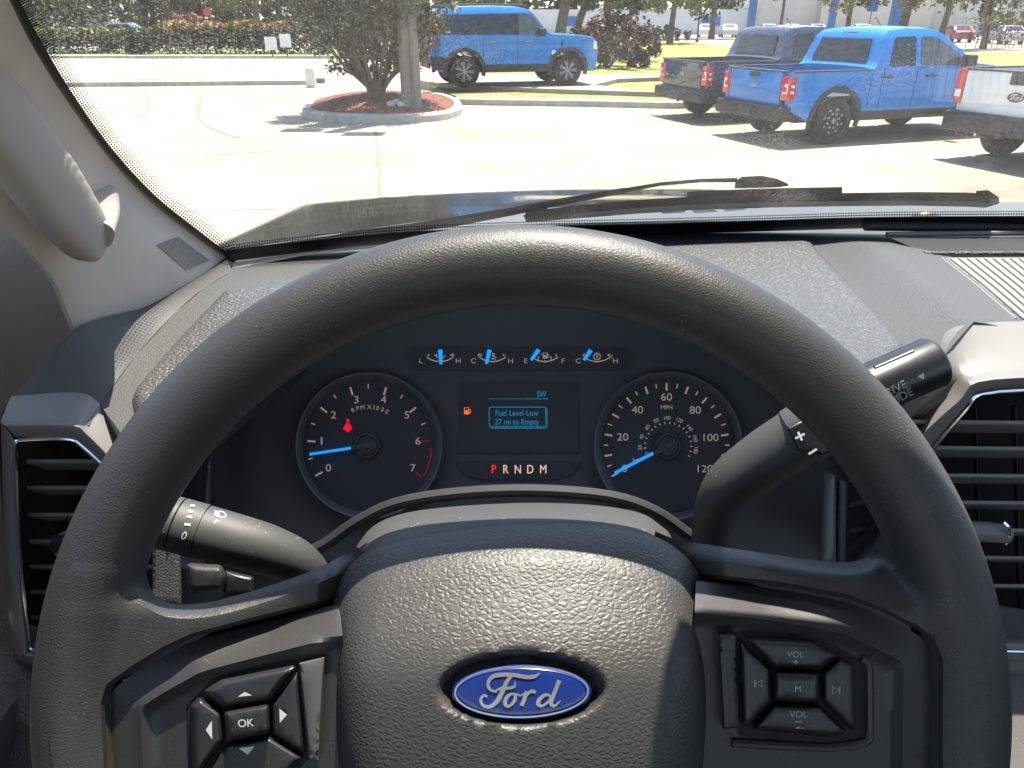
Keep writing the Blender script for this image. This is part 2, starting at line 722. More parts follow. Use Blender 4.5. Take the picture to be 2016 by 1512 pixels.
def spoke(edge, groove, rimline):
    poly = edge + groove + rimline

    def hf(P, D):
        rh, d = rim_hd(P)
        base = 0.0125 - 0.026 * np.clip(d / 0.10, 0, 1) - 0.055 * np.clip((1210 - P[:, 1]) / 210, 0, 1) ** 1.5 * np.clip(1 - d / 0.06, 0, 1)
        base = base - 0.022 * np.clip((400 - np.abs(P[:, 0] - 1025)) / 90, 0, 1)
        de = pdist(edge, P)
        base = base - 0.012 * (1 - np.clip(de / 34, 0, 1)) ** 2.2 * np.clip((P[:, 1] - 1030) / 60, 0, 1)
        dg = pdist(groove, P)
        base = base - 0.004 * (1 - np.clip(dg / 9, 0, 1)) ** 2
        return smax(rh, base, 0.007) + 0.0003 - 0.0018 * np.clip((1130 - P[:, 1]) / 110, 0, 1)
    sheet('spoke', poly, WP, M_SPK, wheel, hf=hf, r=40, step=11, wall=-0.045, pstep=7)


def rimarc(vs, sgn):
    return [(WC[0] + sgn * sqrt((RPX + 58) ** 2 - (v - WC[1]) ** 2), v) for v in vs]


eL = catmull([(300, 1030), (288, 1085), (290, 1135), (306, 1172), (345, 1189), (420, 1184), (540, 1150), (640, 1112), (700, 1075)], 4)
gL = [(760, 1110), (760, 1160), (655, 1184), (503, 1222), (378, 1255), (329, 1278), (265, 1316), (216, 1352), (206, 1386), (212, 1512), (222, 1640)]
spoke(eL, gL, rimarc([1640, 1580, 1512, 1450, 1395, 1340, 1280, 1220, 1160, 1100, 1040, 1000], -1))
eR = catmull([(1290, 1046), (1340, 1063), (1484, 1086), (1605, 1103), (1675, 1106), (1715, 1090), (1733, 1055), (1738, 1000)], 4)
gR = [(1850, 1640), (1848, 1470), (1849, 1300), (1832, 1262), (1805, 1239), (1737, 1205), (1669, 1178), (1529, 1152), (1380, 1137), (1290, 1120)]
spoke(eR, rimarc([1000, 1040, 1100, 1160, 1220, 1280, 1340, 1395, 1450, 1512, 1580, 1640], 1) + gR, [])


# switch panels inside the spokes
def inset_line(line, dx, dy):
    return [(u + dx, v + dy) for u, v in line]


gl = [(668, 1190), (655, 1192), (505, 1230), (381, 1263), (334, 1286), (270, 1323), (224, 1358), (215, 1388), (220, 1512), (230, 1640)]
gr = [(1841, 1640), (1839, 1470), (1840, 1302), (1824, 1268), (1800, 1246), (1733, 1212), (1667, 1186), (1529, 1160), (1384, 1145), (1370, 1145)]


gl = catmull(gl, 4)
gr = catmull(gr, 4)


def panel_h(edge, wd):
    def hf(P, D):
        d = pdist(edge, P)
        t = np.clip(d / wd, 0, 1)
        rd = (RPX - np.hypot(P[:, 0] - WC[0], P[:, 1] - WC[1])) * PXM
        e = np.clip(0.0125 - 0.026 * np.clip(rd / 0.10, 0, 1) - 0.0045, -0.011, 0.004)
        return e * (1 - t) + 0.0055 * t - 0.0035 * np.clip((d - wd) / 25, 0, 1)
    return hf


sheet('switch_panel', gl + [(700, 1640), (690, 1400)], WP, M_PANEL, wheel, hf=panel_h(gl, 62), r=62, step=11, wall=-0.045, pstep=9, sharp=40)
sheet('switch_panel', gr + [(1360, 1400), (1350, 1640)], WP, M_PANEL, wheel, hf=panel_h(gr, 62), r=62, step=11, wall=-0.045, pstep=9, sharp=40)
# black carrier behind panels and hub closes the wheel centre
sheet('centre_carrier', [(640, 1120), (720, 1070), (1330, 1060), (1400, 1120), (1860, 1290), (1845, 1640), (1300, 1760), (750, 1760), (215, 1640), (210, 1360)],
      lambda u, v, h: WP(u, v, -0.04 + h), M_GAP, wheel, step=60)


def button(name, poly, h0, h1, r, m, marks=None, label=None, rr=7):
    p = fil(poly, rr)
    o = sheet(name, p, WP, m, pad, hf=dome(h1 - h0, r, h0), r=r, step=14, wall=h0 - 0.006, pstep=8, sharp=60, label=label)
    return o


LH = 0.0035
pad = sheet('button_pad', fil([(366, 1388), (412, 1345), (583, 1298), (606, 1318), (612, 1492), (560, 1540), (372, 1560)], 12), WP, M_GAP, wheel,
            hf=dome(0.001, 4, LH - 0.001), step=30, wall=-0.012)
WPOS[pad] = wheel_c
button('button', [(399, 1361), (436, 1337), (578, 1309), (584, 1314), (532, 1383), (439, 1397)], LH, LH + 0.006, 15, M_BTN, label='upper button with an up arrow')
button('button', [(393, 1371), (374, 1390), (377, 1545), (402, 1513), (441, 1461), (437, 1403)], LH, LH + 0.006, 13, M_BTN, label='left button with a left arrow')
button('button', [(586, 1320), (600, 1486), (534, 1443), (533, 1388)], LH, LH + 0.005, 9, M_BTN, label='right button with a right arrow')
button('button', [(530, 1448), (598, 1491), (560, 1532), (388, 1548), (445, 1466)], LH, LH + 0.006, 12, M_BTN, label='lower button with a down arrow')
button('button', [(440, 1401), (530, 1385), (532, 1443), (446, 1461)], LH + 0.002, LH + 0.0105, 9, M_BTN, label='raised centre button marked OK', rr=9)
HB = LH + 0.0062
mk = Marks(WP, HB)
mk.poly([(468, 1372), (482, 1362), (496, 1369)])
mk.poly([(405, 1437), (417, 1419), (418, 1456)])
mk.poly([(550, 1395), (551, 1423), (565, 1407)])
mk.poly([(470, 1473), (501, 1469), (488, 1486)])
mk.h = LH + 0.0112
mk.text('OK', 484, 1423, 15, 4, bold=0.02)
mk.done('printed_symbols', M_WHITE, pad)
sheet('trim_strip', fil([(588, 1305), (640, 1293), (628, 1500), (608, 1496)], 4), WP, M_STRIP, wheel, hf=dome(0.003, 5, 0.0055), r=5, step=20, wall=0.0)

pad = sheet('button_pad', fil([(1447, 1244), (1610, 1250), (1668, 1285), (1698, 1302), (1704, 1450), (1640, 1466), (1452, 1450)], 12), WP, M_GAP, wheel,
            hf=dome(0.001, 4, LH - 0.001), step=30, wall=-0.012)
WPOS[pad] = wheel_c
button('button', [(1463, 1254), (1601, 1262), (1651, 1290), (1616, 1320), (1524, 1317)], LH, LH + 0.006, 12, M_BTN, label='upper button marked VOL +')
button('button', [(1456, 1260), (1519, 1319), (1522, 1380), (1472, 1432), (1461, 1428)], LH, LH + 0.006, 10, M_BTN, label='left button with a skip back symbol')
button('button', [(1655, 1294), (1682, 1308), (1687, 1436), (1674, 1436), (1619, 1381), (1619, 1326)], LH, LH + 0.006, 10, M_BTN, label='right button with a skip forward symbol')
button('button', [(1525, 1385), (1612, 1388), (1668, 1440), (1643, 1452), (1480, 1437)], LH, LH + 0.006, 10, M_BTN, label='lower button marked VOL')
button('button', [(1526, 1323), (1612, 1324), (1613, 1383), (1525, 1379)], LH + 0.002, LH + 0.009, 7, M_BTN, label='raised centre button marked M', rr=8)
mk = Marks(WP, HB)
mk.text('VOL', 1566, 1288, 12, -2)
mk.text('+', 1567, 1303, 15)
mk.text('VOL', 1572, 1406, 13, -1)
mk.line((1565, 1421), (1580, 1421), 2)
mk.line((1567, 1433), (1574, 1433), 3)
mk.line((1577, 1433), (1582, 1434), 2)
for x0, x1, xb in ((1500, 1488, 1486), (1639, 1651, 1653)):
    c = 1346 if xb < 1550 else 1359
    mk.path([(x0, c - 7), (x1, c), (x0, c + 7), (x0, c - 7.5)], 1.8)
    mk.line((xb, c - 7.5), (xb, c + 7.5), 2.2)
mk.h = LH + 0.0096
mk.text('M', 1571, 1356, 12, bold=0.01)
mk.done('printed_symbols', M_GREYP, pad)
sheet('trim_strip', fil([(1413, 1248), (1450, 1248), (1456, 1432), (1424, 1436)], 4), WP, M_PANEL, wheel, hf=dome(0.003, 5, 0.0055), r=5, step=20, wall=0.0)
# raised lip right of and under the right-hand buttons
bm = bmesh.new()
tube([WP(*p, 0.0025) for p in [(1694, 1296), (1709, 1310), (1712, 1400), (1711, 1450), (1698, 1462), (1640, 1470), (1560, 1468), (1440, 1462)]], 0.0018, 8, bm, n=4)
link('panel_lip', bm, M_PANEL, wheel)
bm = bmesh.new()
tube([WP(*p, 0.0) for p in [(1350, 1505), (1440, 1497), (1700, 1503), (1780, 1500)]], 0.0016, 8, bm, n=3)
link('panel_lip', bm, M_PANEL, wheel)

# airbag cover
air = catmull([(1384, 1150), (1396, 1220), (1404, 1320), (1404, 1420), (1396, 1520), (1370, 1640), (1250, 1740), (1030, 1765), (810, 1745), (680, 1640),
               (655, 1520), (648, 1420), (647, 1320), (651, 1220), (660, 1165), (680, 1125), (712, 1092), (770, 1066), (860, 1046), (960, 1033), (1060, 1027),
               (1160, 1030), (1240, 1041), (1300, 1060), (1345, 1090), (1370, 1118)], 3, True)


def air_h(P, D, recess=True):
    u, v = P[:, 0], P[:, 1]
    edge = np.sqrt(np.clip(1 - (1 - np.clip(D / 95, 0, 1)) ** 2, 0, 1))
    crown = 0.024 * (1 - np.clip((1530 - v) / 500, -1, 1) ** 2) - 0.010 * ((u - 1028) / 380) ** 2
    h = -0.026 + 0.014 * (lambda q: q * q * (3 - 2 * q))(np.clip((v - 1030) / 330, 0, 1)) + 0.017 * edge + crown * np.clip(D / 40, 0, 1)
    if recess:
        e = np.hypot((u - 1027) / 162, (v - 1356) / 72)
        s = np.clip((1.06 - e) / 0.20, 0, 1)
        h = h - 0.0085 * s * s * (3 - 2 * s)
    return h


cover = sheet('airbag_cover', air, WP, M_HUB, wheel, hf=air_h, r=60, step=9, wall=-0.05, pstep=8, sharp=70)


def EP(u, v, h=0.0):
    b = air_h(np.array([(u, v)]), np.array([300.0]), False)[0]
    return WP(u, v, b - 0.0075 + h)


ell = [(1027 + 139 * cos(t) + 0.02 * 55 * sin(t), 1363 + 56 * sin(t) - 2.0 * cos(t)) for t in [2 * pi * k / 72 for k in range(72)]]
emb = sheet('emblem', ell, EP, [M_EMB, M_EMS], cover, hf=dome(0.0035, 14, 0.002), r=12, step=10, wall=-0.004, pstep=5)
WPOS[emb] = wheel_c
mk = Marks(EP, 0.0060)
k = 0.4067


def zz(pts):
    return [(600 + x * k, 960 + y * k) for x, y in pts]


n = 72
mk.path([(1027 + 131 * cos(2 * pi * i / n), 1362 + 50 * sin(2 * pi * i / n) - 1.9 * cos(2 * pi * i / n)) for i in range(n + 1)], 3.4)
mk.path(zz([(930, 990), (895, 975), (888, 945), (910, 915), (960, 905), (1020, 908), (1075, 917), (1115, 913), (1138, 897)]), [3, 6, 7, 8, 8, 8, 8, 7, 2], smooth=5)
mk.path(zz([(1000, 910), (975, 945), (955, 990), (930, 1035), (895, 1060), (862, 1052), (852, 1025), (868, 1006), (884, 1012)]), [7, 8, 9, 9, 7, 6, 6, 5, 4], smooth=5)
mk.path(zz([(912, 988), (950, 972), (990, 970), (1015, 962), (1018, 940)]), [2, 6, 6, 5, 2], smooth=4)
mk.path(zz([(1022, 1000), (995, 1000), (973, 1025), (972, 1052), (993, 1056), (1016, 1030), (1022, 1002), (1045, 1006), (1062, 996)]), [4, 6, 8, 7, 5, 7, 5, 3, 3], smooth=5)
mk.path(zz([(1072, 985), (1066, 1015), (1050, 1056)]), [6, 8, 8], smooth=4)
mk.path(zz([(1058, 1030), (1078, 1000), (1100, 985), (1118, 992)]), [3, 5, 7, 6], smooth=4)
mk.path(zz([(1190, 1010), (1168, 1002), (1138, 1022), (1130, 1048), (1150, 1056), (1180, 1034), (1200, 1000)]), [4, 6, 8, 8, 5, 5, 4], smooth=5)
mk.path(zz([(1232, 932), (1218, 970), (1200, 1015), (1192, 1045), (1210, 1056), (1238, 1030)]), [9, 8, 8, 8, 5, 2], smooth=5)
bm2 = mk.bm
bmesh.ops.translate(bm2, verts=bm2.verts, vec=-wheel_c)
me2 = bpy.data.meshes.new('tmp')
bm2.to_mesh(me2)
for p in me2.polygons:
    p.material_index = 1
b3 = bmesh.new()
b3.from_mesh(emb.data)
b3.from_mesh(me2)
b3.to_mesh(emb.data)
b3.free()

# ------------------------------------------------------------------ column and stalks
col = thing('steering_column', 'dark plastic shroud of the steering column showing behind the wheel centre', 'column shroud', at_z(1010, 1100, 0.40))
rows = []
for z, dv, sc in ((0.318, 62, 0.98), (0.33, 40, 1.0), (0.352, 12, 1.0), (0.375, 0, 0.995), (0.395, -1, 0.985), (0.42, 14, 0.97), (0.46, 60, 0.93)):
    top = [(672, 1180), (688, 1112), (704, 1070), (745, 1030), (830, 1006), (1000, 993), (1150, 995), (1255, 1010), (1302, 1036), (1328, 1070), (1340, 1180)]
    rows.append([at_z(1008 + (u - 1008) * sc, v + dv, z) for u, v in top])
link('shroud', patch(rows, 4, 4), M_STALK, col)
bm = tube([at_z(u, v, 0.50) for u, v in [(560, 1110), (640, 1072), (700, 1030), (780, 992), (900, 972), (1050, 966), (1200, 978), (1290, 1008), (1360, 1056), (1420, 1090)]], 0.0045, 10, n=4)
link('boot_seal', bm, M_RUB, col)


def in_line(p0, p1, t):
    return p0 + (p1 - p0) * t


st = thing('turn_signal_lever', 'black lever with headlamp and turn arrow symbols left of the column', 'turn signal lever', at_z(640, 1120, 0.43))
A = [at_z(400, 1047, 0.405), at_z(470, 1066, 0.407), at_z(530, 1084, 0.412), at_z(585, 1108, 0.42), at_z(622, 1145, 0.43), at_z(645, 1200, 0.44)]
link('lever_arm', tube(A, [0.0146, 0.0143, 0.0138, 0.0125, 0.0105, 0.010], 28, n=5), M_STALK, st)
E0, E1 = at_z(400, 1047, 0.405), at_z(255, 1008, 0.40)
d = (E1 - E0).normalized()
link('twist_ring', tube([E0 + d * 0.0008, E0 + d * 0.0135], 0.0149, 28), M_STALK, st)
link('end_cap', tube([E0 + d * 0.0143, E0 + d * 0.034, E0 + d * 0.041], [0.0149, 0.0146, 0.0125], 28), M_STALK, st)


def stalk_place(r):
    Pa, Pb = A[2], E1
    ax = (Pb - Pa).normalized()

    def pl(u, v, h=0.0):
        rr = ray(u, v).normalized()
        # first hit of the viewing ray with a cylinder of radius r round the axis
        o = EYE - Pa
        dd = rr - ax * rr.dot(ax)
        oo = o - ax * o.dot(ax)
        a_, b_, c_ = dd.dot(dd), 2 * dd.dot(oo), oo.dot(oo) - (r + h) ** 2
        q = b_ * b_ - 4 * a_ * c_
        if q < 0:
            return EYE + rr * (-b_ / 2 / a_)
        return EYE + rr * ((-b_ - sqrt(q)) / 2 / a_)
    return pl


mk = Marks(stalk_place(0.0151), 0.0013)
for u, v, wd in ((379, 995, 8), (375, 1006, 9), (373, 1017, 10), (369, 1032, 12)):
    mk.line((u - wd / 2, v), (u + wd / 2, v + 1), 4.5)
mk.path([(359, 1053), (365, 1047), (367, 1053), (363, 1060), (358, 1060), (359, 1053)], 2.2, smooth=3)
for dv in (0, 4, 8):
    mk.line((422, 1006 + dv), (430, 1008 + dv), 2.2)
mk.path([(432, 1006), (440, 1008), (445, 1014), (444, 1018), (432, 1017), (432, 1006)], 1.8)
for sx, cx in ((-1, 427), (1, 439)):
    mk.path([(cx + sx * 6, 1028), (cx, 1023), (cx, 1026), (cx - sx * 4, 1026), (cx - sx * 4, 1030), (cx, 1030), (cx, 1033), (cx + sx * 6, 1028)], 1.3)
mk.done('printed_symbols', M_WHITE, st)

tl = thing('tilt_lever', 'small black column tilt lever under the turn signal lever', 'tilt lever', at_z(430, 1140, 0.45))
b = sheet('lever_grip', fil([(366, 1108), (438, 1112), (446, 1135), (440, 1166), (385, 1172), (368, 1160)], 10), lambda u, v, h=0.0: at_z(u, v, 0.455 - h), M_SPK, tl,
          hf=dome(0.010, 16, 0), r=14, step=12, wall=-0.02)
sheet('lever_stem', fil([(442, 1122), (500, 1135), (500, 1176), (440, 1178)], 6), lambda u, v, h=0.0: at_z(u, v, 0.46 - h), M_BTN, tl, hf=dome(0.006, 10, 0), r=8, step=14, wall=-0.02)

gs = thing('gear_lever', 'black column shift lever with plus and minus switch right of the gauges', 'gear lever', at_z(1400, 1120, 0.44))
G = [at_z(1398, 1150, 0.45), at_z(1400, 1070, 0.445), at_z(1408, 1010, 0.44), at_z(1440, 955, 0.432), at_z(1505, 905, 0.422), at_z(1560, 868, 0.414), at_z(1600, 842, 0.408)]
link('lever_arm', tube(G, [0.0118, 0.0115, 0.0125, 0.0152, 0.0165, 0.0165, 0.0163], 28, n=5), M_STALK, gs)
e0, e1 = G[-1], at_z(1720, 765, 0.395)
d = (e1 - e0).normalized()
link('lever_grip', tube([e0 - d * 0.0095, e0 - d * 0.009, e0 + d * 0.03, e0 + d * 0.036], [0.0160, 0.0172, 0.0172, 0.013], 28), M_STALK, gs)


def gear_place(u, v, h=0.0):
    return at_z(u, v, 0.408 - 0.0178 - h)


swt = sheet('shift_switch', fil([(1548, 842), (1612, 808), (1650, 880), (1622, 900), (1572, 890)], 6), gear_place, M_BLKGL, gs, hf=dome(0.0025, 8, 0), r=6, step=14, wall=-0.008)
WPOS[swt] = WPOS[gs]
mk = Marks(gear_place, 0.0029)
mk.line((1566, 863), (1584, 854), 4.5)
mk.line((1571, 850), (1579, 867), 4.5, dh=0.0001)
mk.line((1592, 894), (1608, 884), 4.5)
mk.done('printed_symbols', M_WHITE, swt)

# ------------------------------------------------------------------ drive mode knob
kn = thing('drive_mode_knob', 'black drum knob lettered DRIVE MODE sticking out right of the steering wheel', 'knob', at_z(1700, 770, 0.475))
k0, k1 = at_z(1670, 785, 0.448), at_z(1842, 711, 0.446)
ax = (k1 - k0).normalized()
KR = 0.0158
link('knob_drum', tube([k0, k1 - ax * 0.002, k1], [KR, KR, KR * 0.93], 40, caps=False), M_BLKGL, kn)
link('knob_end', tube([k1, k1 - ax * 0.006, k1 - ax * 0.0062], [KR * 0.93, KR * 0.80, 0.0001], 40, caps=False), M_STALK, kn)


def knob_place(u, v, h=0.0):
    rr = ray(u, v).normalized()
    o = EYE - k0
    dd, oo = rr - ax * rr.dot(ax), o - ax * o.dot(ax)
    a_, b_, c_ = dd.dot(dd), 2 * dd.dot(oo), oo.dot(oo) - (KR + h) ** 2
    q = max(b_ * b_ - 4 * a_ * c_, 0)
    return EYE + rr * ((-b_ - sqrt(q)) / 2 / a_)


bm = tube([knob_place(1722, 723, 0.0), knob_place(1797, 690, 0.0)], 0.0016, 10, flat=0.6)
link('grip_ridge', bm, M_BLKGL, kn)
mk = Marks(knob_place, 0.0003)
mk.text('DRIVE', 1756, 768, 16, 27, bold=0.01)
mk.text('MODE', 1768, 784, 16, 27, bold=0.01)
mk.poly([(1806, 741), (1819, 734), (1819, 747)])
mk.done('printed_lettering', M_GREYP, kn)

# ------------------------------------------------------------------ instrument cluster
CD = 0.575


def CP(u, v, h=0.0):
    return at_z(u, v, CD - h)


cl = thing('instrument_cluster', 'dark instrument cluster with two round dials, four small gauges and a message screen', 'instrument cluster', CP(1018, 1000))
link('housing', sheet('housing', [(1025 + 850 * cos(radians(a)), 1395 - 850 * sin(radians(a))) for a in range(20, 161, 5)], CP, M_CLUS, cl, hf=lambda P, D: 0 * D, step=60, keep=True), M_CLUS, cl)
# hood tunnel: walls running back from the lip hidden by the rim to the face
lip = [(1025 + 838 * cos(radians(a)), 1395 - 838 * sin(radians(a))) for a in range(22, 159, 4)]
lip = [(1690, 1120)] + lip[1:-1] + [(360, 1120)]
rows = [[at_z(u, v, 0.50) for u, v in lip], [at_z(1018 + (u - 1018) * 0.93, 1000 + (v - 1000) * 0.93, 0.54) for u, v in lip], [at_z(1018 + (u - 1018) * 0.93, 1000 + (v - 1000) * 0.93, 0.60) for u, v in lip]]
link('hood_tunnel', patch(rows, 2, 3), M_CLUS, cl)


def slab(poly, rr, h, m, name, parent=None, wall=0.0):
    return sheet(name, fil(poly, rr), CP, m, parent or cl, hf=lambda P, D: h + 0 * D, step=50, wall=wall, smooth=False)


ga = slab([(806, 684), (1236, 684), (1252, 708), (1230, 730), (815, 730), (800, 706)], 10, 0.0015, M_CLUS2, 'gauge_strip')
slab([(902, 752), (1138, 752), (1140, 892), (900, 892)], 4, 0.0012, M_CLUS2, 'screen_bezel')
gi = slab([(896, 907), (1146, 907), (1130, 934), (1090, 944), (950, 944), (914, 936)], 8, 0.0015, M_CLUS2, 'gear_indicator')


def pt(cx, cy, r, a):
    return cx + r * cos(radians(a)), cy - r * sin(radians(a))


def dial(cx, cy, R, name, label):
    o = link(name, lathe(cx, cy, [(0.01, 0.001), (R - 14, 0.001)], CP), M_CLUS2, cl, label=label)
    WPOS[o] = WPOS[cl]
    r = link('bezel_ring', lathe(cx, cy, [(R - 15, 0.001), (R - 11, 0.006), (R - 4, 0.011), (R - 1, 0.0115), (R + 1, 0.010), (R + 2, 0.0)], CP, seg=96), M_CRING, o)
    return o


ta = dial(726, 877, 145, 'tachometer', 'round dial numbered 0 to 7 with red zone')
tx, ty = 725.0, 877.0
mk = Marks(CP, 0.0014)
for i in range(0, 15):
    a = 210 - 240 / 14 * i
    mi = 1 if i >= 12 else 0
    if i % 2 == 0:
        mk.line(pt(tx, ty, 104 if i < 14 else 108, a), pt(tx, ty, 120, a), 3.6, mi=mi)
    elif i != 13:
        mk.line(pt(tx, ty, 112, a), pt(tx, ty, 121, a), 2.2)
mk.line(pt(tx, ty, 117, 210 - 240 / 14 * 11.35), pt(tx, ty, 122, 210 - 240 / 14 * 11.35), 1.6, mi=1)
mk.line(pt(tx, ty, 117, 210 - 240 / 14 * 12.9), pt(tx, ty, 124, 210 - 240 / 14 * 12.9), 1.8, mi=1)
mk.arc(tx, ty, 125, 210 - 240 / 14 * 12.45, -29.5, 3.0, mi=1)
mk.line(pt(tx, ty, 119, 210 - 240 / 14 * 12.45), pt(tx, ty, 126, 210 - 240 / 14 * 12.45), 2.5, mi=1)
for s, zx, zy in (('0', 335, 962), ('1', 268, 692), ('2', 386, 437), ('3', 612, 286), ('4', 883, 284), ('5', 1113, 436), ('6', 1225, 695), ('7', 1175, 962)):
    if s == '1':
        mk.line((580 + zx * .1984, 730 + 657 * .1984), (580 + zx * .1984, 730 + 730 * .1984), 3.2)
    else:
        mk.text(s, 580 + zx * .1984, 730 + zy * .1984, 14.5, sx=1.12, bold=0.005)
for i, ch in enumerate('RPM'):
    mk.text(ch, *pt(tx, ty, 76, 113 - i * 7.2), 8.5, 23 - i * 7.2)
mk.text('X', *pt(tx, ty, 76, 88.5), 8.5, -1)
mk.line(pt(tx, ty, 72, 81.6), pt(tx, ty, 80.5, 81.6), 1.6)
for i, ch in enumerate('000'):
    mk.text(ch, *pt(tx, ty, 76, 76 - i * 7.4), 8.5, -14 - i * 7.4)
mk.done('dial_marks', [M_TAN, M_REDM], ta)
mk = Marks(CP, 0.0014)
mk.disc(684.5, 828, 3.4)
mk.poly([(681, 833), (688, 833), (693.5, 843), (691, 847), (678, 847), (676, 843)])
mk.disc(684.5, 847, 3.5)
mk.done('seat_belt_lamp', M_REDL, ta, 'red seat belt warning light')


def needle(parent, cx, cy, a, r0, r1, w0, w1, name='needle'):
    m = Marks(CP, 0.0062)
    m.line(pt(cx, cy, r0, a), pt(cx, cy, r1, a), w0, w1)
    m.bm.faces.ensure_lookup_table()
    ex = bmesh.ops.extrude_face_region(m.bm, geom=m.bm.faces[:])
    bmesh.ops.translate(m.bm, verts=[e for e in ex['geom'] if isinstance(e, bmesh.types.BMVert)], vec=FW * 0.0012)
    return m.done(name, M_NEED, parent)


def hub(parent, cx, cy, r, a, gap=24):
    bm = lathe(cx, cy, [(0.01, 0.0058), (r * 0.86, 0.0058), (r * 0.9, 0.0045)], CP, seg=40)
    m = Marks(CP, 0.0060)
    m.bm.free()
    m.bm = bm
    link('needle_hub', m.bm, M_CLUS2, parent)
    bm = lathe(cx, cy, [(r * 0.93, 0.0035), (r * 0.97, 0.0055), (r * 1.04, 0.0055), (r * 1.1, 0.002)], CP, seg=40, a0=a + gap, a1=a + 360 - gap)
    link('hub_ring', bm, M_CRING, parent)
    sk = Marks(CP, 0.0059)
    sk.line(pt(cx, cy, r * 0.8, a + 180), pt(cx, cy, 30, a), 9, 9)
    sk.done('needle_stem', M_CLUS, parent)


needle(ta, tx, ty, 188.6, 35, 117, 5.6, 5.0)
hub(ta, tx - 2, ty, 22, 188)

sp = dial(1316, 878, 147, 'speedometer', 'round dial numbered 0 to 120 in MPH')
sx_, sy_ = 1312.5, 878.0
mk = Marks(CP, 0.0014)
for i in range(25):
    a = 209 - 238 / 24 * i
    if i % 2 == 0:
        mk.line(pt(sx_, sy_, 109, a), pt(sx_, sy_, 124, a), 3.7)
    else:
        mk.line(pt(sx_, sy_, 115, a), pt(sx_, sy_, 124, a), 2.3)
for s, zx, zy in (('0', 352, 967), ('20', 332, 655), ('40', 478, 385), ('60', 767, 258), ('80', 1052, 388), ('100', 1208, 660), ('120', 1150, 970)):
    mk.text(s, 1160 + zx * .1985, 730 + zy * .1985, 14.5, sx=1.12)
mk.text('MPH', 1160 + 768 * .1985, 730 + 362 * .1985, 8.4)
mk.text('km/h', 1160 + 482 * .1985, 730 + 880 * .1985, 7.2)
for s, a in (('20', 183), ('40', 161), ('60', 138), ('80', 115), ('100', 92), ('120', 66), ('140', 40), ('160', 15), ('180', -9)):
    mk.text(s, *pt(sx_ + 3, sy_, 55.5, a), 7.4, a - 90, sx=0.95)
for i in range(19):
    a = 197.5 - i * 12.4
    mk.line(pt(sx_ + 3, sy_, 43.5, a), pt(sx_ + 3, sy_, 47.5, a), 1.9)
mk.done('dial_marks', [M_TAN], sp)
needle(sp, sx_ + 1, sy_, 207.5, 31, 116, 6.0, 5.6)
hub(sp, 1315, 878, 23, 208)
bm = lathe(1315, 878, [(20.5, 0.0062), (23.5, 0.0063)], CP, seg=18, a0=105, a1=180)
link('hub_glint', bm, M_STRIP, sp)  # lighter grey arc modelled as the highlight on the hub ring

z3 = 0.2183


def q(x, y):
    return 800 + x * z3, 660 + y * z3


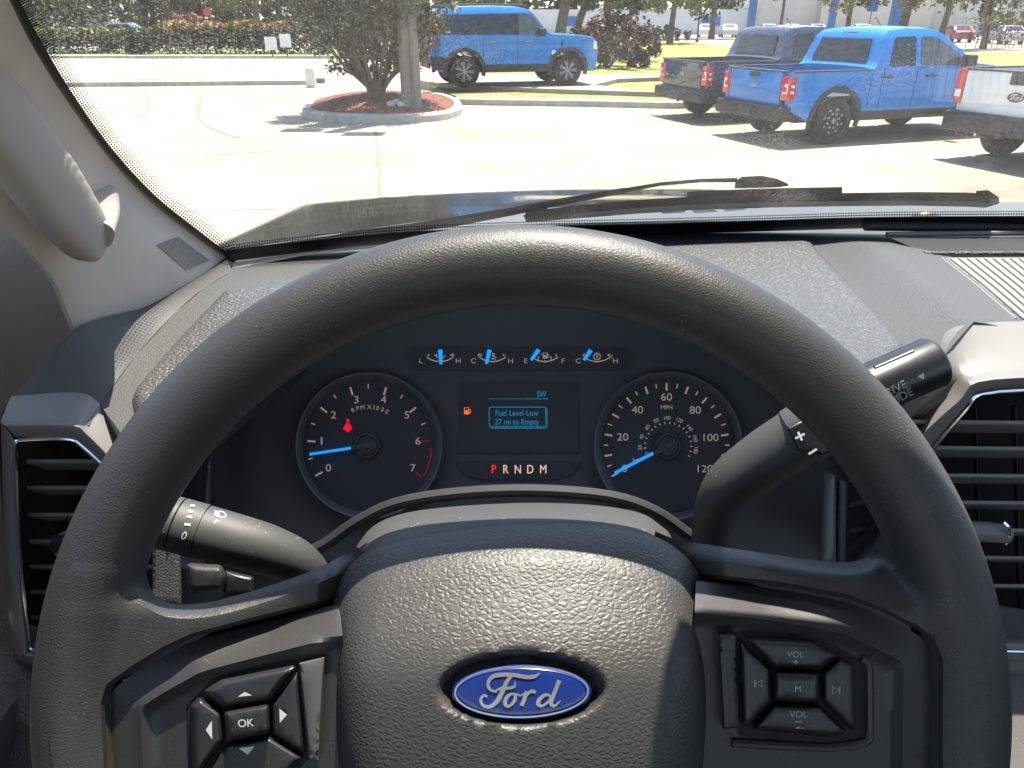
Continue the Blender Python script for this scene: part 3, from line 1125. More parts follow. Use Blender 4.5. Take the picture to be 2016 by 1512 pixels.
for i, (nm, lab, Lc, Rc, na, nb) in enumerate((
        ('oil_pressure_gauge', 'small gauge marked L and H with upright needle', 'L', 'H', (305, 130), (313, 262)),
        ('coolant_gauge', 'small gauge marked C and H with thermometer symbol', 'C', 'H', (752, 130), (722, 258)),
        ('fuel_gauge', 'small gauge marked E and F with needle near E', 'E', 'F', (1195, 130), (1125, 224)),
        ('transmission_gauge', 'small gauge marked C and H with cogwheel symbol', 'C', 'H', (1665, 135), (1602, 224)))):
    o = 472.5 * i
    bmx = Marks(CP, 0.0017)
    bmx.poly([q(95 + o, 140), q(510 + o, 140), q(510 + o, 280), q(95 + o, 280)])
    g = bmx.done(nm, M_CLUS2, cl, lab)
    WPOS[g] = WPOS[cl]
    mk = Marks(CP, 0.0020)
    mk.text(Lc, *q(133 + o, 230), 9.6, sx=1.15)
    mk.text(Rc, *q(468 + o, 230), 9.6, sx=1.15)
    mk.path([q(x + o, y) for x, y in ((208, 170), (188, 202), (240, 228), (303, 240), (366, 228), (420, 202), (398, 170))], 2.2)
    if i != 2:
        mk.line(q(176 + o, 188), q(190 + o, 165), 2.6, mi=1 if i == 0 else 0)
        mk.line(q(414 + o, 165), q(432 + o, 188), 2.6, mi={0: 0, 1: 1, 3: 2}[i])
        if i == 3:
            mk.line(q(436 + o, 172), q(444 + o, 186), 3.0, mi=1)
            mk.line(q(420 + o, 178), q(440 + o, 205), 3.4, mi=2)
    else:
        mk.line(q(250 + o, 188), q(240 + o, 228), 2)
        mk.line(q(366 + o, 228), q(356 + o, 188), 2)
        mk.line(q(303 + o, 222), q(303 + o, 240), 2.4)
        mk.line(q(176 + o, 188), q(186 + o, 175), 2.4, mi=1)
    if i == 0:
        mk.path([q(250, 178), q(275, 185), q(275, 200), q(340, 200), q(352, 180)], 1.8)
        mk.line(q(262, 172), q(280, 178), 1.8)
    elif i == 1:
        mk.line(q(308 + o, 160), q(308 + o, 200), 2.0)
        for yy in (165, 178, 190):
            mk.line(q(310 + o, yy), q(325 + o, yy), 1.4)
        mk.line(q(290 + o, 212), q(335 + o, 212), 1.8)
        mk.line(q(325 + o, 196), q(340 + o, 200), 1.6)
    elif i == 2:
        mk.path([q(288 + o, 205), q(288 + o, 160), q(325 + o, 160), q(325 + o, 205), q(284 + o, 205)], 1.8)
        mk.poly([q(292 + o, 180), q(322 + o, 180), q(322 + o, 206), q(292 + o, 206)])
        mk.path([q(326 + o, 168), q(338 + o, 178), q(338 + o, 200), q(330 + o, 200)], 1.6)
        mk.poly([q(264 + o, 172), q(276 + o, 163), q(276 + o, 181)])
    else:
        c = q(302 + o, 192)
        mk.arc(c[0], c[1], 6.2, 0, 360, 1.5, n=20)
        for t in range(10):
            mk.line(pt(c[0], c[1], 6, t * 36), pt(c[0], c[1], 8, t * 36), 1.8)
        mk.line((c[0], c[1] - 4), (c[0], c[1] + 4), 1.6)
        mk.line((c[0] - 2, c[1] - 3), (c[0] + 2, c[1] - 2), 1.4)
    mk.done('gauge_marks', [M_TAN, M_REDM, M_ORG], g)
    m = Marks(CP, 0.005)
    m.line(q(*na), q(*nb), 9.0, 5.4)
    ex = bmesh.ops.extrude_face_region(m.bm, geom=m.bm.faces[:])
    bmesh.ops.translate(m.bm, verts=[e for e in ex['geom'] if isinstance(e, bmesh.types.BMVert)], vec=FW * 0.001)
    m.done('needle', M_NEED, g)

dsp = slab([q(730, 440), q(1290, 440), q(1290, 850), q(730, 850)], 2, 0.0016, M_LCDBG, 'message_screen')
dsp['label'] = 'screen reading Fuel Level Low'
WPOS[dsp] = WPOS[cl]
mk = Marks(CP, 0.0020)
mk.text('SW', *q(1220, 530), 11.5, sx=0.75, bold=0.012)
for i in range(36):
    x0 = 738 + i * 9.4
    mk.line(q(x0, 573), q(x0 + 5.5, 573), 1.2)
mk.line(q(1075, 573), q(1280, 573), 1.3)
mk.path([q(x, y) for x, y in ((756, 648), (1250, 648), (1256, 656), (1256, 824), (764, 824), (748, 812), (748, 656), (756, 648))], 1.5)
mk.path([q(x, y) for x, y in ((1256, 656), (1268, 664), (1268, 832), (1260, 838), (770, 838), (756, 822))], 1.6)
mk.text('Fuel Level Low', *q(998, 700), 11.4, sx=0.86, bold=0.004)
mk.text('27 mi to Empty', *q(998, 780), 11.4, sx=0.86, bold=0.012)
mk.done('screen_text', M_LCD, dsp)
mk = Marks(CP, 0.0020)
c = (919.5, 808.5)
mk.path([(914.5, 815), (914.5, 802.5), (923, 802.5), (923, 815), (913.8, 815)], 1.6)
mk.poly([(915, 807.5), (922.6, 807.5), (922.6, 815), (915, 815)])
mk.path([(923.5, 805), (926.3, 808), (926.3, 813.5), (924, 813.5)], 1.4)
mk.done('fuel_lamp', M_AMBL, cl, 'amber low fuel warning light')
mk = Marks(CP, 0.0020)
WPOS[gi] = WPOS[cl]
for i, (ch, u) in enumerate((('P', 972.5), ('R', 996), ('N', 1019.5), ('D', 1044), ('M', 1069.5))):
    mk.text(ch, u, 923.5, 17, sx=0.78, mi=1 if i == 0 else 0, bold=0.03 if i == 0 else 0.012)
mk.done('gear_letters', [M_GEARW, M_GRED], gi)

# ------------------------------------------------------------------ dashboard
def sstep(t):
    t = min(max(t, 0.0), 1.0)
    return t * t * (3 - 2 * t)


def S_top(x, y):                  # height of the dash top relative to the eye
    return -0.200 - 0.062 * (y - 0.48) - 0.235 * max(0.0, 0.62 - y) * sstep((-x - 0.02) / 0.22)


def DT(u, v, h=0.0):              # a point on the dash top
    return on_f(u, v, lambda x, y, z: S_top(x, y) - z) + Vector((0, 0, h))


dash = thing('dashboard', 'grey grained dashboard top running under the windshield behind the steering wheel', 'dashboard', at_y(1018, 900, 0.62) + Vector((0, 0.1, -0.1)))
base = [(455, 510), (600, 484), (800, 465), (1000, 455), (1250, 447), (1480, 439), (1700, 431), (2300, 427), (2300, 560), (2200, 651), (1912, 653), (1838, 708),
        (1760, 800), (1650, 740), (1500, 650), (1300, 560), (1025, 520), (760, 570), (560, 690), (420, 800), (300, 890), (250, 852), (190, 772), (262, 676), (342, 592), (400, 545)]
edge_l = [(1588, 458), (1690, 560), (1790, 668), (1830, 712)]


def base_h(P, D):
    u, v = P[:, 0], P[:, 1]
    ue = np.interp(v, [458, 560, 668, 712], [1588, 1690, 1792, 1836])
    t = u - ue
    crest = np.interp(v, [440, 650], [75, 130])
    h = np.where(t < 0, 0, np.where(t < crest, 0.018 * np.clip(t / crest, 0, 1), 0.018 - 0.010 * np.clip((t - crest) / 150, 0, 1)))
    f = np.clip((v - 455) / 40, 0, 1) * np.clip((1700 - np.abs(u - 1700) * 0) / 1700, 0, 1)
    return h * f - 0.010


sheet('top_panel', base, DT, M_DASH, dash, hf=base_h, step=14, wall=-0.03, pstep=12, sharp=50)


def S_pad(x, y):
    return S_top(x, y) + 0.045 * sstep(1.15 - abs(x - 0.005) / 0.25) * sstep((0.70 - y) / 0.2)


def DTP(u, v, h=0.0):
    return on_f(u, v, lambda x, y, z: S_pad(x, y) - z) + Vector((0, 0, h))


padp = catmull([(440, 553), (560, 537), (700, 520), (900, 500), (1100, 482), (1300, 470), (1500, 461), (1570, 458)], 3)[:-1] + \
    [(1592, 457)] + catmull([(1600, 463), (1690, 556), (1760, 628), (1790, 664)], 4) + [(1786, 684), (1765, 700), (1735, 716)] + \
    [(1690, 745), (1600, 655), (1480, 590), (1300, 530), (1025, 505), (800, 535), (640, 600), (500, 710), (400, 810), (330, 880), (290, 850), (258, 790), (253, 766), (262, 745), (345, 650)]
sheet('hood_pad', padp, DTP, M_PAD, dash, hf=dome(0.010, 26, -0.012), r=22, step=13, wall=-0.02, pstep=10, sharp=60)
# flank of the dash towards the door
tp = [(455, 513), (400, 545), (342, 592), (262, 676), (190, 772), (168, 812)]
lowp = [(458, 520, .775), (345, 590, .665), (285, 628, .60), (150, 662, .52), (28, 778, .468), (4, 812, .455)]
midp = [(456, 516), (380, 562), (320, 606), (215, 668), (115, 776)]
r0 = [DT(u, v, -0.010) for u, v in tp]
r2 = [at_y(u, v, y) for u, v, y in lowp]
r1 = [(a + b) / 2 + Vector((-0.004, -0.004, 0.009)) for a, b in zip(r0, r2)]
for k_ in (-1, -2):
    r1[k_] = (r0[k_] + r2[k_]) / 2
r3 = [p + Vector((-0.03, 0.0, -0.10)) for p in r2]
link('flank_panel', patch([r0, r1, r2, r3], 5, 5), M_DASHDK, dash)
# rear rail along the windshield, dark slot, ribbed tray mat
bm = tube([DT(u, v, 0.004) for u, v in [(1702, 451), (1800, 452), (1950, 452), (2300, 452)]], 0.0085, 12, flat=0.7)
link('rear_rail', bm, M_PAD, dash)
sheet('tray_slot', [(1752, 466), (2300, 462), (2300, 500), (1835, 502)], lambda u, v, h=0.0: DT(u, v, -0.001 + h), M_GAP, dash, step=60)
link('slot_lip', tube([DT(u, v, 0.001) for u, v in [(1745, 463), (1850, 462), (2300, 459)]], 0.003, 8), M_BEZEL, dash)
link('slot_lip', tube([DT(u, v, 0.0005) for u, v in [(1820, 500), (1900, 500), (2300, 499)]], 0.0022, 8), M_PAD, dash)
mp = [(1842, 506), (2300, 505), (2300, 640), (2110, 650), (2016, 632), (1920, 566)]


tm = sheet('tray_mat', mp, DT, M_MAT, dash, hf=lambda P, D: -0.001 + 0 * D, step=30, wall=-0.012)
bm = bmesh.new()
for k in range(26):
    u0 = 1850 + k * 17
    tube([DT(u0 + 4, 508, 0.0), DT(u0 + 70, 560, 0.0), DT(u0 + 150, 628, 0.0)], 0.0009, 6, bm)
WPOS[tm] = WPOS[dash]
link('ribs', bm, M_MAT, tm)
# sensor dome at the base of the windshield
sb = bmesh.new()
bmesh.ops.create_uvsphere(sb, u_segments=20, v_segments=10, radius=1)
bmesh.ops.scale(sb, vec=(0.020, 0.014, 0.013), verts=sb.verts)
bmesh.ops.translate(sb, verts=sb.verts, vec=DT(1822, 434, 0.0))
link('sun_sensor', sb, mat('sensor_plastic', (0.16, 0.12, 0.10), 0.35), dash)
# lower dash behind the wheel, and knee panel at the left
sheet('lower_panel', [(250, 980), (420, 1020), (1640, 1020), (1900, 1180), (2300, 1250), (2300, 1750), (250, 1750)],
      lambda u, v, h=0.0: at_z(u, v, 0.60 - h - max(0, v - 1100) * 0.00022), M_DASHDK, dash, step=70)
for nm, poly, z, m in (('cluster_trim', [(1622, 925), (1646, 935), (1646, 1112), (1612, 1112)], 0.50, M_STRIP), ('grain_strip', [(1647, 940), (1668, 950), (1664, 1112), (1646, 1112)], 0.503, M_HUB),
                       ('cluster_trim', [(404, 905), (418, 880), (414, 1010), (398, 1010)], 0.52, M_STRIP),
                       ('cluster_trim', [(300, 1060), (356, 1075), (358, 1192), (300, 1192)], 0.48, M_DASH)):
    sheet(nm, fil(poly, 3), lambda u, v, h=0.0, z=z: at_z(u, v, z - h), m, dash, hf=dome(0.004, 7, 0), r=6, step=15, wall=-0.02)
knee = [(40, 1332), (72, 1362), (110, 1340), (230, 1300), (300, 1500), (260, 1800), (-300, 1800), (-300, 1700), (0, 1394)]
sheet('knee_panel', knee, lambda u, v, h=0.0: at_y(u, v, 0.372 - 0.00012 * (v - 1330)) + UP * h, M_DOORG, dash, hf=dome(0.012, 40, 0), r=30, step=26, wall=-0.03)


# ------------------------------------------------------------------ air vents
def vent(t, rows, y0, slats, u0f, u1, chrome, back, tone):
    link('vent_bezel', patch([[p if isinstance(p, Vector) else at_y(*p) for p in r] for r in rows], 5, 3), M_BEZEL, t)
    sheet('vent_duct', back, lambda u, v, h=0.0: at_y(u, v, y0 + 0.075), M_GAP, t, step=80)
    for v in slats:
        a = at_y(u0f(v), v, y0)
        b = at_y(u1, v + (0 if u1 < 1000 else 6), y0)
        bm = bmesh.new()
        th, dp, dz = 0.0030, 0.018, -0.0165
        P = [a, b]
        pr = [(0, 0), (0.001, th * 0.7), (dp, th * 0.7 + dz + 0.002), (dp, dz - th * 0.3), (0.001, -th * 0.5)]
        L = [[bm.verts.new(p + Vector((0, dy, dzz))) for dy, dzz in pr] for p in P]
        n_ = len(pr)
        for i in range(n_):
            bm.faces.new((L[0][i], L[0][(i + 1) % n_], L[1][(i + 1) % n_], L[1][i]))
        bm.faces.new(L[0][::-1])
        bm.faces.new(L[1])
        link('slat', bm, tone, t, smooth=False)
    for c in chrome:
        link('chrome_line', tube([at_y(*p) for p in c], 0.00135, 8, n=4), M_CHROME, t)


lv = thing('air_vent', 'grey framed air vent at the left end of the dashboard by the door', 'air vent', at_y(110, 1290, 0.44), group='dashboard air vents')
vent(lv,
     [[(22, 780, .452), (150, 773, .468), (196, 795, .466), (262, 868, .458)],
      [(2, 828, .432), (138, 826, .440), (176, 848, .440), (250, 915, .432)],
      [(10, 838, .424), (138, 838, .430), (172, 856, .430), (240, 925, .424)],
      [(30, 860, .426), (136, 862, .430), (162, 876, .430), (226, 936, .424)]],
     0.432, (911, 963, 1016, 1068, 1118, 1168, 1218, 1262), lambda v: 52 + (v - 910) * 0.03, 300,
     [[(58, 1278, .392), (40, 1100, .408), (34, 960, .418), (31, 880, .424), (40, 866, .426), (130, 864, .430), (160, 878, .430), (228, 940, .424)],
      [(58, 1276, .392), (80, 1281, .392), (260, 1283, .392)]],
     [(20, 850), (240, 850), (330, 980), (330, 1320), (40, 1320)], M_SLAT)
# left and lower parts of the frame
rows = [[(2, 828, .440), (5, 960, .43), (9, 1110, .42), (25, 1302, .40)], [(8, 838, .426), (11, 960, .418), (16, 1110, .406), (33, 1298, .388)],
        [(26, 862, .424), (30, 960, .418), (36, 1110, .406), (52, 1284, .388)], [(31, 868, .432), (36, 960, .426), (43, 1110, .414), (60, 1278, .396)]]
link('vent_bezel', patch([[at_y(*p) for p in r] for r in rows], 6, 3), M_BEZEL, lv)
rows = [[(56, 1281, .392), (120, 1287, .392), (260, 1287, .392)], [(46, 1290, .386), (120, 1296, .386), (260, 1296, .386)],
        [(24, 1306, .392), (120, 1330, .384), (260, 1330, .384)], [(70, 1364, .40), (110, 1364, .392), (260, 1360, .392)]]
link('vent_bezel', patch([[at_y(*p) for p in r] for r in rows], 6, 3), M_BEZEL, lv)
kb = tube([at_y(108, 1074, 0.418), at_y(118, 1070, 0.412), at_y(170, 1066, 0.41), at_y(230, 1066, 0.41)], [0.004, 0.0075, 0.0085, 0.0085], 14)
link('vent_slider', kb, M_BLKGL, lv)
link('chrome_line', tube([at_y(132, 1046, 0.412), at_y(110, 1060, 0.412), at_y(106, 1074, 0.413), at_y(112, 1092, 0.412)], 0.0012, 8, n=4), M_CHROME, lv)

rv = thing('air_vent', 'air vent right of the steering wheel with bright sunlit slats', 'air vent', at_y(1990, 1300, 0.44), group='dashboard air vents')
vent(rv,
     [[DT(1690, 860, 0), DT(1836, 704, 0.003), DT(1910, 652, 0.006), DT(2300, 646, 0.004)],
      [(1735, 880, .448), (1868, 762, .450), (1945, 724, .452), (2300, 722, .452)],
      [(1762, 905, .432), (1885, 792, .434), (1956, 747, .437), (2300, 744, .437)],
      [(1800, 925, .432), (1898, 806, .436), (1968, 766, .440), (2300, 762, .440)]],
     0.440, (832, 883, 937, 990, 1044, 1098, 1153, 1208), lambda v: 1700, 2300,
     [[(1790, 945, .43), (1896, 812, .435), (1966, 770, .438), (2300, 766, .438)],
      [(1880, 1281, .40), (2000, 1284, .40), (2300, 1290, .40)], [(1880, 1296, .40), (2000, 1299, .40), (2300, 1305, .40)]],
     [(1680, 740), (2350, 740), (2350, 1330), (1680, 1330)], M_SLAT)
rows = [[(1840, 1250, .43), (1980, 1254, .43), (2300, 1262, .43)], [(1840, 1262, .405), (1980, 1266, .405), (2300, 1274, .405)],
        [(1840, 1322, .398), (1980, 1326, .398), (2300, 1334, .398)], [(1840, 1334, .41), (1980, 1338, .41), (2300, 1346, .41)]]
link('vent_bezel', patch([[at_y(*p) for p in r] for r in rows], 4, 4), M_BEZEL, rv)
for k in range(6):
    u = 1840 + k * 78
    bm = bmesh.new()
    a, b = at_y(u, 800, 0.468), at_y(u + 12, 1240, 0.468)
    tube([a, b], 0.0016, 6, bm)
    link('vane', bm, M_BTN, rv)
kb = tube([at_y(1860, 1043, 0.425), at_y(1940, 1047, 0.425), at_y(1982, 1051, 0.425), at_y(1986, 1051, 0.425)], [0.0072, 0.0072, 0.0068, 0.005], 18)
link('vent_slider', kb, M_SLAT, rv)
link('chrome_line', tube([at_y(1976, 1028, 0.422), at_y(1985, 1038, 0.42), at_y(1987, 1052, 0.419), at_y(1980, 1071, 0.421)], 0.0011, 8, n=4), M_CHROME, rv)

cs = thing('console_panel', 'dark centre panel with a bright white button below the sunlit air vent', 'console panel', at_y(2000, 1500, 0.42))
sheet('panel', [(1700, 1336), (2400, 1342), (2400, 1800), (1700, 1800)], lambda u, v, h=0.0: at_y(u, v, 0.415 - 0.00011 * (v - 1330) - h), M_BTN, cs, step=60)
sheet('white_button', fil([(1940, 1418), (2006, 1420), (2006, 1466), (1990, 1472), (1940, 1470)], 8), lambda u, v, h=0.0: at_y(u, v, 0.413 - 0.00011 * (v - 1330) - h),
      mat('button_white', (0.75, 0.72, 0.68), 0.4), cs, hf=dome(0.004, 8, 0), r=6, step=12, wall=-0.004)
link('chrome_line', tube([at_y(1900, 1333, 0.412), at_y(2400, 1340, 0.412)], 0.0018, 8), M_STRIP, cs)


# ------------------------------------------------------------------ windshield, pillar, grab handle
def yb(x):
    return 0.905 - 0.278 * (x - 0.4) ** 2


def WSF(x, y, z):
    return y - yb(x) + (z + 0.232) / 0.65


def WS(u, v, h=0.0):
    return on_f(u, v, WSF) - Vector((0, 0.55, 0.84)) * 0 + Vector((0, -0.5, -0.8)).normalized() * h


def wsp(x, z):
    return EYE + Vector((x, yb(x) - (z + 0.232) / 0.65, z))


ws = thing('windshield', 'large clear windshield with a dotted black edge band above the dashboard', 'windshield', wsp(0.4, -0.25))
glass = bpy.data.materials.new('windshield_glass')
glass.use_nodes = True
t = glass.node_tree
t.nodes.clear()
out = t.nodes.new('ShaderNodeOutputMaterial')
tr = t.nodes.new('ShaderNodeBsdfTransparent')
tr.inputs[0].default_value = (0.93, 0.95, 0.93, 1)
gl_ = t.nodes.new('ShaderNodeBsdfGlossy')
gl_.inputs['Roughness'].default_value = 0.0
df = t.nodes.new('ShaderNodeBsdfDiffuse')
df.inputs[0].default_value = (0.8, 0.78, 0.74, 1)
tl_ = t.nodes.new('ShaderNodeBsdfTranslucent')
tl_.inputs[0].default_value = (0.8, 0.78, 0.74, 1)
fr = t.nodes.new('ShaderNodeFresnel')
fr.inputs[0].default_value = 1.35
m1 = t.nodes.new('ShaderNodeMixShader')
t.links.new(fr.outputs[0], m1.inputs[0])
t.links.new(tr.outputs[0], m1.inputs[1])
t.links.new(gl_.outputs[0], m1.inputs[2])
nz = t.nodes.new('ShaderNodeTexNoise')
nz.inputs['Scale'].default_value = 260
nz.inputs['Detail'].default_value = 3
tcx = t.nodes.new('ShaderNodeTexCoord')
t.links.new(tcx.outputs['Object'], nz.inputs['Vector'])
nz2 = t.nodes.new('ShaderNodeTexNoise')
nz2.inputs['Scale'].default_value = 9
t.links.new(tcx.outputs['Object'], nz2.inputs['Vector'])
mr = t.nodes.new('ShaderNodeMath')
mr.operation = 'MULTIPLY'
t.links.new(nz.outputs['Fac'], mr.inputs[0])
t.links.new(nz2.outputs['Fac'], mr.inputs[1])
ms = t.nodes.new('ShaderNodeMath')
ms.operation = 'MULTIPLY'
ms.inputs[1].default_value = 0.058
t.links.new(mr.outputs[0], ms.inputs[0])
m2 = t.nodes.new('ShaderNodeMixShader')
sp_ = t.nodes.new('ShaderNodeTexVoronoi')
sp_.inputs['Scale'].default_value = 520
t.links.new(tcx.outputs['Object'], sp_.inputs['Vector'])
nz3 = t.nodes.new('ShaderNodeTexNoise')
nz3.inputs['Scale'].default_value = 14
nz3.inputs['Detail'].default_value = 4
t.links.new(tcx.outputs['Object'], nz3.inputs['Vector'])
th_ = t.nodes.new('ShaderNodeMath')
th_.operation = 'MULTIPLY_ADD'
th_.inputs[1].default_value = 1.5
th_.inputs[2].default_value = -0.58
t.links.new(nz3.outputs['Fac'], th_.inputs[0])
lt_ = t.nodes.new('ShaderNodeMath')
lt_.operation = 'LESS_THAN'
t.links.new(sp_.outputs['Distance'], lt_.inputs[0])
t.links.new(th_.outputs[0], lt_.inputs[1])
sm_ = t.nodes.new('ShaderNodeMath')
sm_.operation = 'MULTIPLY_ADD'
sm_.inputs[1].default_value = 0.04
t.links.new(lt_.outputs[0], sm_.inputs[0])
t.links.new(ms.outputs[0], sm_.inputs[2])
t.links.new(sm_.outputs[0], m2.inputs[0])
t.links.new(m1.outputs[0], m2.inputs[1])
t.links.new(tl_.outputs[0], m2.inputs[2])
t.links.new(m2.outputs[0], out.inputs[0])
xs = [-0.37 + 1.55 * i / 24 for i in range(25)]
bm = bmesh.new()
V = [[bm.verts.new(wsp(x, -0.245 + 0.45 * j / 12)) for x in xs] for j in range(13)]
for j in range(12):
    for i in range(24):
        bm.faces.new((V[j][i], V[j][i + 1], V[j + 1][i + 1], V[j + 1][i]))
link('glass_pane', bm, glass, ws, sharp=0)
edge_g = [(463, 513), (430, 490), (385, 455), (300, 386), (215, 293), (140, 188), (78, 85), (28, -12), (-20, -110)]
eg = catmull(edge_g, 6)
dotm = bpy.data.materials.new('frit_dots')
dotm.use_nodes = True
t = dotm.node_tree
t.nodes.clear()
out = t.nodes.new('ShaderNodeOutputMaterial')
tr = t.nodes.new('ShaderNodeBsdfTransparent')
df = t.nodes.new('ShaderNodeBsdfDiffuse')
df.inputs[0].default_value = (0.006, 0.006, 0.007, 1)
uv = t.nodes.new('ShaderNodeUVMap')
uv.uv_map = 'UVMap'
vo = t.nodes.new('ShaderNodeTexVoronoi')
vo.voronoi_dimensions = '2D'
vo.inputs['Scale'].default_value = 1
vo.inputs['Randomness'].default_value = 0
t.links.new(uv.outputs[0], vo.inputs['Vector'])
sx = t.nodes.new('ShaderNodeSeparateXYZ')
t.links.new(uv.outputs[0], sx.inputs[0])
mr = t.nodes.new('ShaderNodeMapRange')
mr.inputs['From Min'].default_value = 0
mr.inputs['From Max'].default_value = 7
mr.inputs['To Min'].default_value = 0.41
mr.inputs['To Max'].default_value = 0.12
t.links.new(sx.outputs['X'], mr.inputs['Value'])
lt = t.nodes.new('ShaderNodeMath')
lt.operation = 'LESS_THAN'
t.links.new(vo.outputs['Distance'], lt.inputs[0])
t.links.new(mr.outputs[0], lt.inputs[1])
mx = t.nodes.new('ShaderNodeMixShader')
t.links.new(lt.outputs[0], mx.inputs[0])
t.links.new(tr.outputs[0], mx.inputs[1])
t.links.new(df.outputs[0], mx.inputs[2])
t.links.new(mx.outputs[0], out.inputs[0])


def strip_line(line, w0, w1, name, m, h, uvdots=False):
    """band on the glass along a pixel line, from offset w0 to w1 (pixels, to the left of the walking direction)"""
    bm = bmesh.new()
    ul = bm.loops.layers.uv.new('UVMap')
    A, B, L = [], [], [0.0]
    for i, p in enumerate(line):
        a, b = line[max(i - 1, 0)], line[min(i + 1, len(line) - 1)]
        dx, dy = b[0] - a[0], b[1] - a[1]
        l = hypot(dx, dy)
        nx, ny = -dy / l, dx / l
        A.append(bm.verts.new(WS(p[0] + nx * w0, p[1] + ny * w0, h)))
        B.append(bm.verts.new(WS(p[0] + nx * w1, p[1] + ny * w1, h)))
        if i:
            L.append(L[-1] + hypot(p[0] - line[i - 1][0], p[1] - line[i - 1][1]))
    for i in range(len(line) - 1):
        f = bm.faces.new((A[i], B[i], B[i + 1], A[i + 1]))
        W = abs(w1 - w0) / 5.0
        for lp, c in zip(f.loops, ((0, L[i]), (W, L[i]), (W, L[i + 1]), (0, L[i + 1]))):
            lp[ul].uv = (c[0], c[1] / 5.0)
    return link(name, bm, m, ws, sharp=0)


strip_line(eg, -16, 6, 'edge_band', M_FRIT, 0.0012)
strip_line(eg, 6, 36, 'dot_band', dotm, 0.0012)
botl = catmull([(430, 508), (470, 498), (640, 478), (800, 464), (1000, 455), (1250, 449), (1500, 442), (1700, 436), (1850, 434), (2300, 432)], 5)
strip_line(botl, 12, -9, 'edge_band', M_FRIT, 0.0012)
strip_line(botl, -9, -20, 'dot_band', dotm, 0.0012)

pl = thing('pillar_trim', 'beige fabric windshield pillar at the left with a small speaker grille', 'pillar trim', at_y(300, 560, 0.62))
ge = [(462, 516), (425, 490), (380, 458), (295, 390), (210, 298), (134, 194), (70, 92), (20, -8), (-30, -120)]
de = [(150, 656), (130, 606), (108, 556), (55, 490), (-10, 424), (-90, 320), (-170, 200), (-240, 90), (-310, -40)]
dy_ = [.525, .515, .505, .485, .465, .44, .41, .385, .36]
G0 = [WS(u, v, 0.0025) for u, v in ge]
G3 = [at_y(u, v, y) for (u, v), y in zip(de, dy_)]
G1 = [a.lerp(b, 0.36) + Vector((0.010, -0.014, 0.004)) for a, b in zip(G0, G3)]
G2 = [a.lerp(b, 0.72) + Vector((0.008, -0.012, 0.002)) for a, b in zip(G0, G3)]
G4 = [p + Vector((-0.02, 0.03, -0.01)) for p in G3]
link('pillar_cover', patch([G0, G1, G2, G3, G4], 6, 6), M_PILLAR, pl)


def PP(s, k, h):                  # point on the pillar cover: s along 0..8, k across 0..1
    i = min(int(s), 7)
    f = s - i
    a = G0[i].lerp(G0[i + 1], f)
    b = G1[i].lerp(G1[i + 1], f)
    return a.lerp(b, k / 0.36) + Vector((0.2, -0.8, 0.1)).normalized() * h


gm = mat('grille_mesh', (0.50, 0.44, 0.375), 0.6, bump=('leather', 900, 0.0012))
bm = patch([[PP(s, k, 0.0058) for s in (0.75, 1.2, 1.7, 2.1)] for k in (0.10, 0.2, 0.30)], 4, 4)
link('speaker_grille', bm, gm, pl)

gh = thing('grab_handle', 'thick beige grab handle fixed to the left windshield pillar', 'grab handle', at_y(150, 470, 0.48))
hp = [(190, 492, .500), (172, 468, .492), (122, 402, .472), (60, 318, .452), (-10, 228, .432), (-90, 122, .41), (-180, 0, .39)]
HN = Vector((0.55, -0.55, 0.62)).normalized()       # the bar is wide across this direction and thin along it


def flat_bar(pts, wid, thk, n=6, seg=28):
    q = catmull([(*p, a, b) for p, a, b in zip(pts, wid, thk)], n)
    bm = bmesh.new()
    rings = []
    for i, c in enumerate(q):
        p = Vector(c[:3])
        d_ = (Vector(q[min(i + 1, len(q) - 1)][:3]) - Vector(q[max(i - 1, 0)][:3])).normalized()
        a = d_.cross(HN).normalized()
        b = a.cross(d_)
        ring = []
        for k in range(seg):
            t_ = 2 * pi * k / seg
            cx, cy = cos(t_), sin(t_)
            cx = abs(cx) ** 0.65 * (1 if cx > 0 else -1)
            cy = abs(cy) ** 0.65 * (1 if cy > 0 else -1)
            ring.append(bm.verts.new(p + a * c[3] * cx + b * c[4] * cy))
        rings.append(ring)
    for i in range(len(rings) - 1):
        for k in range(seg):
            bm.faces.new((rings[i][k], rings[i][(k + 1) % seg], rings[i + 1][(k + 1) % seg], rings[i + 1][k]))
    bm.faces.new(rings[0][::-1])
    bm.faces.new(rings[-1])
    bmesh.ops.recalc_face_normals(bm, faces=bm.faces)
    return bm


link('handle_bar', flat_bar([at_y(*p) for p in hp], [0.010, 0.0175, 0.0215, 0.0225, 0.0225, 0.0225, 0.0225], [0.006, 0.0115, 0.013, 0.013, 0.013, 0.013, 0.013]), M_HANDLE, gh, sharp=50)
link('handle_foot', flat_bar([at_y(172, 455, .490), at_y(184, 415, .520), at_y(182, 380, .545)], [0.016, 0.0165, 0.017], [0.010, 0.010, 0.010]), M_HANDLE, gh, sharp=50)

